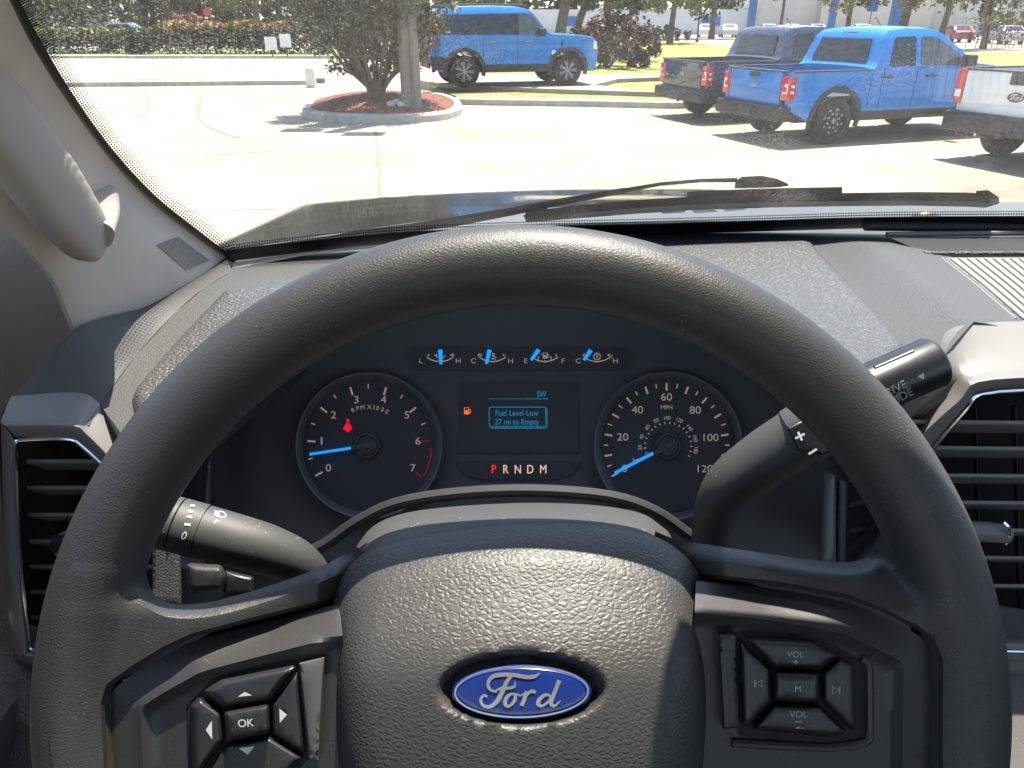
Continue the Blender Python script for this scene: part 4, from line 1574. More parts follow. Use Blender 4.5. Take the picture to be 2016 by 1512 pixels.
# ------------------------------------------------------------------ left door, roof, mirror (they close the cabin and shade it)
dr = thing('front_door', 'dark inner face of the driver door at the left edge', 'car door', EYE + Vector((-0.42, 0.2, -0.6)))
bm = patch([[EYE + Vector((x, y, z)) for y in (-0.7, 0.0, 0.30, 0.50, 0.64)] for x, z in ((-0.415, -0.10), (-0.395, -0.13), (-0.40, -0.30), (-0.41, -0.50), (-0.42, -0.95))], 3, 3)
link('door_panel', bm, M_DOOR, dr)
bm = patch([[EYE + Vector((x, y, z)) for y in (-0.7, 0.0, 0.30, 0.42)] for x, z in ((-0.40, -0.40), (-0.36, -0.41), (-0.345, -0.44), (-0.40, -0.56))], 3, 3)
link('armrest', bm, M_DOORG, dr)
rf = thing('cab_roof', 'beige headliner and rear wall of the truck cab above the driver', 'roof', EYE + Vector((0.35, -0.4, 0.25)))
box(EYE + Vector((0.38, -0.64, 0.265)), (1.62, 1.72, 0.05), bm := bmesh.new(), bev=0.02)
link('headliner', bm, M_HEAD, rf)
bm = bmesh.new()
box(EYE + Vector((0.38, -1.5, -0.68)), (1.62, 0.05, 0.56), bm)
link('rear_wall', bm, M_DOOR, rf)
bm = bmesh.new()
box(EYE + Vector((0.38, -0.3, -1.0)), (1.7, 2.4, 0.05), bm)
link('cab_floor', bm, M_DOOR, rf)
bm = bmesh.new()
box(EYE + Vector((1.19, -0.5, -0.6)), (0.05, 2.2, 0.9), bm)
link('passenger_door_panel', bm, M_DOOR, rf)
bm = bmesh.new()
box(EYE + Vector((0.38, 0.55, -0.72)), (1.6, 0.04, 0.7), bm)
link('firewall', bm, M_DOOR, rf)
mi_ = thing('rear_view_mirror', 'black rear view mirror hanging from the windshield above the view', 'mirror', EYE + Vector((0.25, 0.38, 0.10)))
box(EYE + Vector((0.235, 0.285, 0.112)), (0.26, 0.045, 0.08), bm := bmesh.new(), bev=0.014)
link('mirror_housing', bm, M_BLKGL, mi_)
link('mirror_stem', tube([EYE + Vector((0.235, 0.29, 0.13)), EYE + Vector((0.235, 0.285, 0.19))], 0.012, 12), M_BLKGL, mi_)

# ------------------------------------------------------------------ wiper, cowl, hood
def OUT(u, v, h):                 # point h metres outside the windshield
    return on_f(u, v, lambda x, y, z: WSF(x, y, z) - h * 1.835)


wp = thing('wiper', 'black windshield wiper with long blade and arm lying along the bottom of the glass', 'wiper', OUT(708, 464, 0.02))


def ribbon(name, top, bot, h, th, m, parent):
    bm = bmesh.new()
    n_ = len(top)
    rows = []
    for (a, b) in zip(top, bot):
        rows.append([OUT(a[0], a[1], h), OUT(b[0], b[1], h), OUT(b[0], b[1], h + th), OUT(a[0], a[1], h + th)])
    V = [[bm.verts.new(p) for p in r] for r in rows]
    for i in range(n_ - 1):
        for k in range(4):
            bm.faces.new((V[i][k], V[i][(k + 1) % 4], V[i + 1][(k + 1) % 4], V[i + 1][k]))
    bm.faces.new(V[0][::-1])
    bm.faces.new(V[-1])
    bmesh.ops.recalc_face_normals(bm, faces=bm.faces)
    return link(name, bm, m, parent, sharp=30)


tp_ = [(1030, 424), (1060, 413), (1150, 403), (1250, 394), (1360, 387), (1500, 383), (1660, 380), (1800, 378), (1900, 379), (1945, 381), (1966, 392)]
md_ = [(1036, 436), (1062, 430), (1150, 419), (1250, 410), (1360, 403), (1500, 399), (1660, 396), (1800, 395), (1900, 396), (1945, 400), (1966, 398)]
bt_ = [(1034, 437), (1062, 436), (1150, 429), (1250, 421), (1360, 414), (1500, 409), (1660, 406), (1800, 405), (1900, 407), (1940, 409), (1964, 402)]
ribbon('blade_spoiler', tp_, md_, 0.016, 0.010, M_RUB, wp)
ribbon('blade_rubber', md_, bt_, 0.006, 0.009, M_BLKGL, wp)
ribbon('blade_cover', [(1352, 377), (1500, 371), (1658, 368)], [(1352, 402), (1500, 396), (1658, 392)], 0.024, 0.010, mat('blade_cover_plastic', (0.055, 0.053, 0.05), 0.5), wp)
ribbon('blade_end', [(1034, 418), (1068, 405), (1078, 408)], [(1036, 438), (1060, 434), (1078, 428)], 0.018, 0.014, M_WARM, wp)
ribbon('blade_end', [(1922, 376), (1945, 374), (1966, 388)], [(1920, 402), (1945, 406), (1968, 400)], 0.018, 0.012, M_WARM, wp)
ribbon('arm', [(430, 492), (540, 480), (640, 466), (705, 453), (800, 441), (900, 426), (1000, 409), (1100, 391), (1200, 374), (1231, 369)],
       [(430, 520), (540, 498), (640, 485), (705, 472), (800, 459), (900, 445), (1000, 426), (1100, 405), (1200, 386), (1231, 382)], 0.030, 0.014, M_WARM, wp)
ribbon('arm_rod', [(1225, 371), (1300, 359), (1380, 352), (1452, 350)], [(1225, 380), (1300, 366), (1380, 359), (1452, 359)], 0.034, 0.008, M_WARM, wp)
ribbon('arm_hook', [(1448, 357), (1460, 348), (1500, 346), (1530, 352), (1552, 362)], [(1446, 371), (1460, 371), (1500, 370), (1530, 369), (1552, 366)], 0.032, 0.018, M_WARM, wp)
ribbon('hook_hole', [(1478, 354), (1488, 354)], [(1478, 361), (1488, 361)], 0.0305, 0.001, M_GAP, wp)
bs = bmesh.new()
bmesh.ops.create_uvsphere(bs, u_segments=16, v_segments=8, radius=0.0065)
bmesh.ops.translate(bs, verts=bs.verts, vec=OUT(708, 463, 0.028))
link('pivot_cap', bs, M_BLKGL, wp)
mk = Marks(lambda u, v, h: OUT(u, v, 0.0295 - h), 0.0)
mk.text('WindScreen', 838, 450, 6.5, 188)
mk.done('arm_lettering', M_GAP, wp)

cw = thing('cowl_panel', 'light grey slotted cowl panel below the wiper blade outside the glass', 'cowl', at_y(1400, 420, 1.0))
rows = [[(430, 520, .80), (800, 470, .90), (1100, 442, .945), (1500, 433, .955), (1700, 428, .958), (2300, 424, .95)],
        [(430, 508, .86), (800, 456, .96), (1100, 425, 1.01), (1500, 415, 1.02), (1700, 412, 1.02), (2300, 410, 1.02)],
        [(430, 496, .94), (800, 440, 1.06), (1100, 408, 1.12), (1500, 401, 1.13), (1700, 399, 1.13), (2300, 398, 1.13)],
        [(430, 530, 1.02), (800, 470, 1.16), (1100, 440, 1.22), (1500, 432, 1.23), (1700, 430, 1.23), (2300, 428, 1.23)]]
link('panel', patch([[at_y(*p) for p in r] for r in rows], 5, 4), M_COWL, cw)


def CW(u, v, h=0.0):
    return at_y(u, v, 0.975 + (430 - v) * 0.0042) + Vector((0, -0.012, 0.003 + h))


for k in range(6):
    u = 1290 + k * 62
    sheet('slot', [(u, 406), (u + 42, 405), (u + 56, 417), (u + 12, 419)], CW, M_GAP, cw, step=30)
sheet('seam', [(1660, 402), (1665, 402), (1672, 426), (1667, 426)], CW, M_GAP, cw, step=30)

hd = thing('truck_hood', 'glossy black truck hood seen beyond the wiper', 'hood', EYE + Vector((0.36, 1.6, -0.4)))
XC = 0.36


def hood_z(x, y):
    w_ = abs(x - XC)
    yf = 2.28 - 0.42 * w_ ** 2
    dome_ = 0.014 * sstep((0.42 - abs(x - XC - 0.02)) / 0.10) * sstep((2.15 - y) / 0.3)
    z = -0.345 - 0.098 * (y - 1.1) + dome_ - 0.02 * max(0, w_ - 0.5) ** 2
    z -= 3.0 * max(0.0, y - yf) ** 2
    z -= 9.0 * max(0.0, w_ - 0.90) ** 2
    return z


bm = bmesh.new()
NX, NY = 80, 40
V = [[bm.verts.new(EYE + Vector((x, y, hood_z(x, y)))) for x in [XC - 1.06 + 2.12 * i / NX for i in range(NX + 1)]] for y in [0.99 + 1.55 * j / NY for j in range(NY + 1)]]
for j in range(NY):
    for i in range(NX):
        bm.faces.new((V[j][i], V[j][i + 1], V[j + 1][i + 1], V[j + 1][i]))
link('hood_panel', bm, M_HOOD, hd, sharp=0)
bm = bmesh.new()
box(EYE + Vector((XC, 1.75, -1.0)), (1.8, 1.4, 0.7), bm, bev=0.1)
link('nose', bm, M_HOOD, hd)

# ------------------------------------------------------------------ exterior materials
def ground_mat(name, c1, c2, scale, rough=0.85, bump=0.003, c3=None):
    m = bpy.data.materials.new(name)
    m.use_nodes = True
    t = m.node_tree
    b = t.nodes['Principled BSDF']
    b.inputs['Roughness'].default_value = rough
    b.inputs['Specular IOR Level'].default_value = 0.25
    tc = t.nodes.new('ShaderNodeTexCoord')
    n = t.nodes.new('ShaderNodeTexNoise')
    n.inputs['Scale'].default_value = scale
    n.inputs['Detail'].default_value = 9
    n.inputs['Roughness'].default_value = 0.65
    t.links.new(tc.outputs['Object'], n.inputs['Vector'])
    r = t.nodes.new('ShaderNodeValToRGB')
    r.color_ramp.elements[0].position = 0.32
    r.color_ramp.elements[0].color = (*c1, 1)
    r.color_ramp.elements[1].position = 0.68
    r.color_ramp.elements[1].color = (*c2, 1)
    if c3:
        e = r.color_ramp.elements.new(0.5)
        e.color = (*c3, 1)
    t.links.new(n.outputs['Fac'], r.inputs[0])
    t.links.new(r.outputs[0], b.inputs['Base Color'])
    n2 = t.nodes.new('ShaderNodeTexNoise')
    n2.inputs['Scale'].default_value = 40
    n2.inputs['Detail'].default_value = 5
    t.links.new(tc.outputs['Object'], n2.inputs['Vector'])
    bp = t.nodes.new('ShaderNodeBump')
    bp.inputs['Distance'].default_value = bump
    t.links.new(n2.outputs['Fac'], bp.inputs['Height'])
    t.links.new(bp.outputs[0], b.inputs['Normal'])
    return m


M_CONC = ground_mat('concrete', (0.20, 0.172, 0.13), (0.37, 0.335, 0.27), 0.4, c3=(0.30, 0.266, 0.205))
M_CURB = ground_mat('curb_concrete', (0.30, 0.27, 0.23), (0.46, 0.42, 0.36), 4)
M_EARTH = ground_mat('earth', (0.10, 0.10, 0.04), (0.20, 0.19, 0.09), 0.8)
M_TURF = ground_mat('turf', (0.13, 0.15, 0.035), (0.30, 0.28, 0.10), 1.6, bump=0.03)
M_TURF2 = ground_mat('turf_green', (0.09, 0.16, 0.025), (0.20, 0.26, 0.05), 1.2, bump=0.03)
M_MULCH = ground_mat('mulch', (0.11, 0.032, 0.018), (0.30, 0.11, 0.07), 9, bump=0.05)
M_TYRE = mat('tyre', (0.02, 0.02, 0.02), 0.8)
M_RIMM = mat('alloy', (0.30, 0.30, 0.31), 0.35, metal=0.6)
M_RIMD = mat('wheel_dark', (0.03, 0.03, 0.032), 0.45)
M_BLUE = mat('paint_blue', (0.002, 0.19, 0.58), 0.3, coat=0.45)
M_SLATE = mat('paint_slate', (0.030, 0.046, 0.072), 0.25, coat=1.0, metal=0.25)
M_WHT = mat('paint_white', (0.72, 0.72, 0.72), 0.25, coat=1.0)
M_CLAD = mat('cladding', (0.028, 0.028, 0.03), 0.6)
M_WIN = mat('tinted_glass', (0.010, 0.012, 0.013), 0.05, spec=0.7)
M_WINL = mat('clear_glass', (0.06, 0.075, 0.07), 0.05, spec=0.8)
M_TAIL = mat('tail_red', (0.55, 0.015, 0.02), 0.2, coat=0.8)
M_LENS = mat('lens_white', (0.75, 0.72, 0.70), 0.2, coat=0.6)
M_TRUNK = mat('bark', (0.13, 0.10, 0.075), 0.9, bump=('noise', 12, 0.03), var=0.3, vscale=6)
M_STEM = mat('stem_bark', (0.12, 0.095, 0.07), 0.9, var=0.3, vscale=12)
LEAF = [mat('leaf_%s' % n_, c, 0.55, spec=0.35) for n_, c in (('olive', (0.10, 0.098, 0.032)), ('dark', (0.035, 0.045, 0.018)), ('light', (0.17, 0.18, 0.055)), ('tan', (0.20, 0.13, 0.06)))]
LEAFT = [mat('tree_leaf_%s' % n_, c, 0.55, spec=0.35) for n_, c in (('mid', (0.075, 0.10, 0.03)), ('deep', (0.03, 0.045, 0.018)), ('pale', (0.20, 0.21, 0.08)))]
LEAFH = [mat('hedge_leaf_%s' % n_, c, 0.55, spec=0.35) for n_, c in (('dark', (0.028, 0.034, 0.018)), ('mid', (0.06, 0.065, 0.03)), ('orange', (0.42, 0.22, 0.08)), ('red', (0.38, 0.13, 0.08)), ('lime', (0.33, 0.33, 0.07)))]
M_POLE = mat('pole_concrete', (0.20, 0.175, 0.15), 0.8, bump=('noise', 30, 0.004), var=0.12, vscale=5)
M_BRANCHW = mat('sign_white', (0.72, 0.70, 0.66), 0.5)


def flat(name, pts, z, m, kind='structure', thick=None, parent=None):
    bm = bmesh.new()
    f = bm.faces.new([bm.verts.new((x, y, z)) for x, y in pts])
    if f.normal.z < 0 or (f.normal_update() or f.normal.z < 0):
        f.normal_flip()
    if thick:
        ex = bmesh.ops.extrude_face_region(bm, geom=[f])
        vs = [e for e in ex['geom'] if isinstance(e, bmesh.types.BMVert)]
        bmesh.ops.translate(bm, verts=vs, vec=(0, 0, -thick))
        bmesh.ops.recalc_face_normals(bm, faces=bm.faces)
    o = link(name, bm, m, parent, smooth=False)
    if kind:
        tag(o, kind=kind)
    return o


def gxy(u, v, z=0.0):
    p = at_g(u, v, z)
    return p.x, p.y


# ------------------------------------------------------------------ ground
flat('ground', [(-400, -60), (400, -60), (400, 600), (-400, 600)], 0.0, M_CONC)
# far verge behind the left lane, verge behind the display pad
Ypl = gxy(300, 113)[1]
flat('lawn', [(-70, Ypl), (-1.5, Ypl - 1.5), (-1.5, Ypl + 6.5), (-70, Ypl + 8.5)], 0.12, M_TURF2, thick=0.15)
vA = [gxy(860, 205), gxy(1310, 215), gxy(2016, 226)]
lawn2 = [gxy(905, 203), gxy(1100, 206), gxy(1320, 210), (14.0, 21.5), (40, 24), (40, 50), (16, 47), gxy(1290, 78), gxy(1150, 100), gxy(930, 130), gxy(845, 178)]
flat('lawn', lawn2, 0.13, M_TURF, thick=0.16)


def kerb(name, line, wd, h, m=M_CURB):
    bm = bmesh.new()
    pr = [(-wd / 2, 0), (-wd / 2, h * 0.8), (-wd * 0.32, h), (wd / 2, h), (wd / 2, 0)]
    L = []
    for i, p in enumerate(line):
        a, b = Vector(line[max(i - 1, 0)]), Vector(line[min(i + 1, len(line) - 1)])
        d_ = (b - a).normalized()
        n_ = Vector((d_.y, -d_.x))
        L.append([bm.verts.new((p[0] - n_.x * o, p[1] - n_.y * o, z)) for o, z in pr])
    for i in range(len(L) - 1):
        for k in range(4):
            bm.faces.new((L[i][k], L[i][k + 1], L[i + 1][k + 1], L[i + 1][k]))
    o = link(name, bm, m, smooth=False)
    return tag(o, kind='structure')


kerb('kerb', [(-70, Ypl - 0.1), (-1.5, Ypl - 1.6)], 0.3, 0.17)
kerb('kerb', [gxy(60, 171), gxy(300, 169), gxy(615, 166)], 0.35, 0.16)
kerb('kerb', [gxy(898, 205), gxy(1000, 207), gxy(1150, 209), gxy(1320, 213), (14.0, 21.3), (40, 23.8)], 0.3, 0.16)
# narrow median behind the left kerb: a raised pale strip
flat('pavement', [gxy(50, 160), gxy(640, 156), gxy(640, 164), gxy(55, 168)], 0.15, M_CONC, thick=0.16)

# cracks and joints of the concrete
M_CRACK = mat('crack_dirt', (0.19, 0.16, 0.115), 0.95)


def crack(pts, wpx, z=0.005):
    P = [Vector((*gxy(*p), z)) for p in pts]
    bm = bmesh.new()
    rowsL, rowsR = [], []
    fine = catmull([tuple(p) for p in P], 7)
    for i, p in enumerate(fine):
        a, b = Vector(fine[max(i - 1, 0)]), Vector(fine[min(i + 1, len(fine) - 1)])
        d_ = (b - a).normalized()
        n_ = Vector((-d_.y, d_.x, 0))
        w_ = wpx * random.uniform(0.4, 1.2) / 2
        j = n_ * random.uniform(-0.02, 0.02)
        rowsL.append(bm.verts.new(Vector(p) + n_ * w_ + j))
        rowsR.append(bm.verts.new(Vector(p) - n_ * w_ + j))
    for i in range(len(rowsL) - 1):
        bm.faces.new((rowsL[i], rowsL[i + 1], rowsR[i + 1], rowsR[i]))
    tag(link('pavement_crack', bm, M_CRACK, smooth=False), kind='structure')


crack([(741, 258), (744, 300), (747, 340), (748, 400), (752, 440)], 0.06)
crack([(285, 178), (293, 195), (290, 215), (272, 230)], 0.09)
crack([(400, 186), (390, 210), (398, 240), (440, 262), (475, 272)], 0.13)
crack([(400, 186), (430, 178), (460, 180), (468, 192)], 0.06)
crack([(240, 321), (400, 307), (560, 297), (760, 292)], 0.025)
crack([(120, 262), (300, 243), (560, 228)], 0.02)
crack([(360, 417), (560, 411), (760, 405)], 0.02)
crack([(310, 128), (330, 148), (345, 156)], 0.12)
crack([(1085, 247), (1102, 252), (1140, 262)], 0.03)

# ------------------------------------------------------------------ island with bush and lamp pole
isl = [(600, 232), (598, 222), (612, 208), (650, 198), (720, 192), (800, 190), (870, 196), (903, 208), (910, 219), (902, 230), (860, 239), (780, 243), (690, 242), (640, 239)]
ring_o = [Vector((*gxy(*p), 0)) for p in catmull(isl, 4, True)]
ic = sum(ring_o, Vector()) / len(ring_o)
bm = bmesh.new()
pr = [(1.0, 0.0), (0.995, 0.12), (0.98, 0.16), (0.90, 0.16), (0.89, 0.10)]
V = [[bm.verts.new(ic + (p - ic) * s + Vector((0, 0, z))) for p in ring_o] for s, z in pr]
n_ = len(ring_o)
for i in range(len(V) - 1):
    for k in range(n_):
        bm.faces.new((V[i][k], V[i][(k + 1) % n_], V[i + 1][(k + 1) % n_], V[i + 1][k]))
bmesh.ops.recalc_face_normals(bm, faces=bm.faces)
tag(link('kerb', bm, M_CURB, smooth=False), kind='structure')
bm = bmesh.new()
V = []
for j in range(9):
    s = 0.895 * (1 - j / 9)
    V.append([bm.verts.new(ic + (p - ic) * s + Vector((0, 0, 0.12 + 0.22 * (1 - (s / 0.9) ** 2) + RNG.uniform(0, 0.03)))) for p in ring_o])
c_ = bm.verts.new(ic + Vector((0, 0, 0.34)))
for i in range(len(V) - 1):
    for k in range(n_):
        bm.faces.new((V[i][k], V[i][(k + 1) % n_], V[i + 1][(k + 1) % n_], V[i + 1][k]))
for k in range(n_):
    bm.faces.new((V[-1][k], V[-1][(k + 1) % n_], c_))
tag(link('mulch_bed', bm, M_MULCH), kind='structure')


def leaf_cloud(bm, pts, size, mids, flatz=0.0):
    """small folded leaf faces at the given points"""
    for p, mi in zip(pts, mids):
        s = size * random.uniform(0.6, 1.4)
        a = Vector((random.gauss(0, 1), random.gauss(0, 1), random.gauss(0, 1) * (1 - flatz))).normalized()
        b = a.cross(Vector((random.gauss(0, 1), random.gauss(0, 1), random.gauss(0, 1)))).normalized()
        p = Vector(p)
        v = [bm.verts.new(p - a * s), bm.verts.new(p + b * s * 0.5), bm.verts.new(p + a * s), bm.verts.new(p - b * s * 0.5)]
        f = bm.faces.new(v)
        f.material_index = mi


def clumps(n, centre, rx, ry, rz, cn, cr, taper=0.0):
    """points gathered in clumps spread through an ellipsoid"""
    C = []
    while len(C) < cn:
        q = RNG.uniform(-1, 1, 3)
        r = np.linalg.norm(q)
        if 0.35 < r < 1:
            k = 1 - taper * max(0, -q[2])
            C.append((q * (rx * k, ry * k, rz), RNG.uniform(0.6, 1.3)))
    P, I = [], []
    for i in range(n):
        j = RNG.integers(cn)
        c, s = C[j]
        d_ = RNG.normal(0, 1, 3)
        d_ /= np.linalg.norm(d_)
        P.append(np.array(centre) + c + d_ * cr * s * RNG.uniform(0.2, 1) ** 0.5)
        I.append(j)
    return P, I


bush_b = at_g(742, 196, 0.3)
bush = thing('bush', 'large leggy olive green bush with many bare stems on the mulch island', 'bush', bush_b)
bz = bush_b.z
bm = bmesh.new()
for i in range(15):
    a = 2 * pi * i / 15 + random.uniform(-.2, .2)
    r1_, r2_ = random.uniform(.10, .22), random.uniform(.6, 1.35)
    p = [bush_b + Vector((cos(a) * .08, sin(a) * .08, -0.1)), bush_b + Vector((cos(a) * r1_, sin(a) * r1_, .22)),
         bush_b + Vector((cos(a) * r2_ * .55, sin(a) * r2_ * .55, .75)), bush_b + Vector((cos(a) * r2_, sin(a) * r2_, 1.5))]
    tube(p, [0.07, 0.055, 0.036, 0.02], 7, bm, n=4)
    for k in range(2):
        b2 = a + random.uniform(-.9, .9)
        s_ = p[2]
        tube([s_, s_ + Vector((cos(b2) * .25, sin(b2) * .25, .35)), s_ + Vector((cos(b2) * .5, sin(b2) * .5, .9))], [0.024, 0.018, 0.01], 5, bm, n=3)
link('stems', bm, M_STEM, bush)
P, I = clumps(24000, bush_b + Vector((0, 0, 2.1)), 1.66, 1.5, 1.9, 140, 0.37, taper=0.16)
tone = RNG.choice(4, 140, p=[.40, .36, .14, .10])
keep = [(p, tone[i] if random.random() < .75 else random.choice((0, 1, 2))) for p, i in zip(P, I) if p[2] > bz + 0.46 + 0.25 * hypot(p[0] - bush_b.x, p[1] - bush_b.y) * 0.3]
bm = bmesh.new()
leaf_cloud(bm, [k_[0] for k_ in keep], 0.058, [k_[1] for k_ in keep])
link('crown', bm, LEAF, bush, smooth=False)

pole_b = at_g(811, 206, 0.25)
lp = thing('lamp_pole', 'square weathered concrete lamp pole standing beside the olive bush', 'lamp pole', pole_b)
bm = bmesh.new()
w_ = 0.20
sec = [(-w_, -w_ * .6), (-w_ * .6, -w_), (w_ * .6, -w_), (w_, -w_ * .6), (w_, w_ * .6), (w_ * .6, w_), (-w_ * .6, w_), (-w_, w_ * .6)]
V = [[bm.verts.new(pole_b + Vector((x * s, y * s, z))) for x, y in sec] for z, s in ((-0.25, 1.0), (8.4, 0.75))]
for k in range(8):
    bm.faces.new((V[0][k], V[0][(k + 1) % 8], V[1][(k + 1) % 8], V[1][k]))
bm.faces.new(V[1])
link('shaft', bm, M_POLE, lp, smooth=False)
link('conduit', tube([pole_b + Vector((0.05, -0.205, 0)), pole_b + Vector((0.04, -0.165, 3.5))], 0.02, 8), M_STRIP, lp)
for sx_i in (-1, 1):
    h = link('lamp_head', box(pole_b + Vector((sx_i * 0.62, sx_i * -0.25, 8.35)), (0.75, 0.5, 0.16), bev=0.03), M_CLAD, lp)
    link('lamp_arm', tube([pole_b + Vector((0, 0, 8.3)), pole_b + Vector((sx_i * 0.4, sx_i * -0.15, 8.3))], 0.04, 8), M_CLAD, lp)
rk = bmesh.new()
for k in range(5):
    s_ = bmesh.new()
    bmesh.ops.create_icosphere(s_, subdivisions=2, radius=0.10)
    bmesh.ops.scale(s_, vec=(random.uniform(.8, 1.4), random.uniform(.8, 1.3), .7), verts=s_.verts)
    bmesh.ops.translate(s_, verts=s_.verts, vec=pole_b + Vector((-0.42 + k * 0.11, -0.05 + random.uniform(-.15, .1), 0.02 + 0.03 * (k % 2))))
    join(rk, s_)
tag(link('rocks', rk, mat('rock_pale', (0.5, 0.5, 0.48), 0.8)), 'pile of pale rocks between the olive bush and the lamp pole', 'rocks', kind='stuff')


# ------------------------------------------------------------------ vehicles
def wheel_mesh(t, x, y, R, W, style, side):
    """tyre and rim; side = +1 left, -1 right (outer face)"""
    base = Vector((x, y, R))

    def lat(prof, seg=40):
        bm = bmesh.new()
        V = [[bm.verts.new(base + Vector((r * cos(2 * pi * k / seg), side * o, r * sin(2 * pi * k / seg)))) for k in range(seg)] for r, o in prof]
        for i in range(len(V) - 1):
            for k in range(seg):
                bm.faces.new((V[i][k], V[i][(k + 1) % seg], V[i + 1][(k + 1) % seg], V[i + 1][k]))
        return bm
    h = W / 2
    bm = lat([(R * .55, -h), (R * .92, -h), (R, -h * .7), (R, h * .7), (R * .93, h), (R * .66, h * 1.02), (R * .62, h * .8)])
    bmesh.ops.recalc_face_normals(bm, faces=bm.faces)
    ty_ = link('wheel', bm, M_TYRE, t, local=True, sharp=30)
    link('rim', lat([(R * .66, h * .98), (R * .64, h * .90), (R * .60, h * .55), (R * .15, h * .50), (0.002, h * .5)]), M_RIMD, ty_, local=True)
    bm = bmesh.new()
    n = {'suv': 7, 'spot': 8, 'plain': 6}[style]
    for k in range(n):
        a = 2 * pi * k / n
        for da in ((-.13, .13) if style == 'suv' else (0,)):
            p0 = base + Vector((R * .10 * cos(a), side * h * .82, R * .10 * sin(a)))
            p1 = base + Vector((R * .63 * cos(a + da), side * h * .92, R * .63 * sin(a + da)))
            if style == 'spot':
                for rr in (.30, .50):
                    c0 = base + Vector((R * rr * cos(a + rr), side * h * .74, R * rr * sin(a + rr)))
                    s_ = bmesh.new()
                    bmesh.ops.create_icosphere(s_, subdivisions=1, radius=R * .085)
                    bmesh.ops.translate(s_, verts=s_.verts, vec=c0)
                    join(bm, s_)
            else:
                tube([p0, p1], R * .055, 6, bm)
    tube([base + Vector((0, side * h * .5, 0)), base + Vector((0, side * h * .95, 0))], R * .12, 12, bm)
    link('spokes', bm, M_RIMM, ty_, local=True)
    return ty_


def shell(name, prof, wf, m, t, step=0.09, crown=0.03, seg=8):
    """body from a side profile: two shaped sides joined by the outline strips"""
    loop = densify(prof, step)
    A = np.array(loop)
    lo, hi = A.min(0), A.max(0)
    G = np.array([(x, z) for x in np.arange(lo[0] + step / 2, hi[0], step) for z in np.arange(lo[1] + step / 2, hi[1], step)])
    G = G[inside(loop, G)]
    G = G[pdist(loop, G, True) > step * .4]
    V2 = [Vector(p) for p in loop] + [Vector(p) for p in G]
    vs, es, fs, *_ = delaunay_2d_cdt(V2, [(i, (i + 1) % len(loop)) for i in range(len(loop))], [], 1, 1e-6)
    bm = bmesh.new()
    for s in (1, -1):
        bv = [bm.verts.new((p.x, s * wf(p.x, p.y), p.y)) for p in vs]
        for f in fs:
            ff = [bv[i] for i in f]
            bm.faces.new(ff if s < 0 else ff[::-1])
    R = []
    for x, z in loop:
        w_ = wf(x, z)
        R.append([bm.verts.new((x, -w_ + 2 * w_ * k / seg, z + crown * (1 - (2 * k / seg - 1) ** 4) * (1 if z > 0.75 else 0))) for k in range(seg + 1)])
    n = len(loop)
    for i in range(n):
        for k in range(seg):
            bm.faces.new((R[i][k], R[(i + 1) % n][k], R[(i + 1) % n][k + 1], R[i][k + 1]))
    bmesh.ops.remove_doubles(bm, verts=bm.verts, dist=0.0004)
    return link(name, bm, m, t, local=True, sharp=42)


def side_sheet(name, poly, wf, m, t, side, off, step=0.12, thick=0.0):
    """a piece lying on the vehicle's side, standing off the skin by off"""
    loop = densify(poly, step)
    V2 = [Vector(p) for p in loop]
    vs, es, fs, *_ = delaunay_2d_cdt(V2, [(i, (i + 1) % len(loop)) for i in range(len(loop))], [], 1, 1e-6)
    bm = bmesh.new()
    bv = [bm.verts.new((p.x, side * (wf(p.x, p.y) + off), p.y)) for p in vs]
    for f in fs:
        ff = [bv[i] for i in f]
        bm.faces.new(ff if side < 0 else ff[::-1])
    top = [bm.verts.new((x, side * (wf(x, z) + off), z)) for x, z in loop]
    bot = [bm.verts.new((x, side * (wf(x, z) - 0.02), z)) for x, z in loop]
    n = len(loop)
    for i in range(n):
        bm.faces.new((top[i], top[(i + 1) % n], bot[(i + 1) % n], bot[i]))
    return link(name, bm, m, t, local=True, sharp=40)


def arc_pts(cx, cz, r, a0, a1, n=14):
    return [(cx + r * cos(radians(a0 + (a1 - a0) * k / n)), cz + r * sin(radians(a0 + (a1 - a0) * k / n))) for k in range(n + 1)]


def arch(cx, cz, r0, r1, n=14):
    return arc_pts(cx, cz, r0, 195, -15, n) + arc_pts(cx, cz, r1, -15, 195, n)


def quad(name, pts, m, t, thick=0.012):
    bm = bmesh.new()
    f = bm.faces.new([bm.verts.new(p) for p in pts])
    f.normal_update()
    nv = f.normal * thick
    ex = bmesh.ops.extrude_face_region(bm, geom=[f])
    bmesh.ops.translate(bm, verts=[e for e in ex['geom'] if isinstance(e, bmesh.types.BMVert)], vec=nv)
    bmesh.ops.recalc_face_normals(bm, faces=bm.faces)
    return link(name, bm, m, t, local=True, smooth=False)


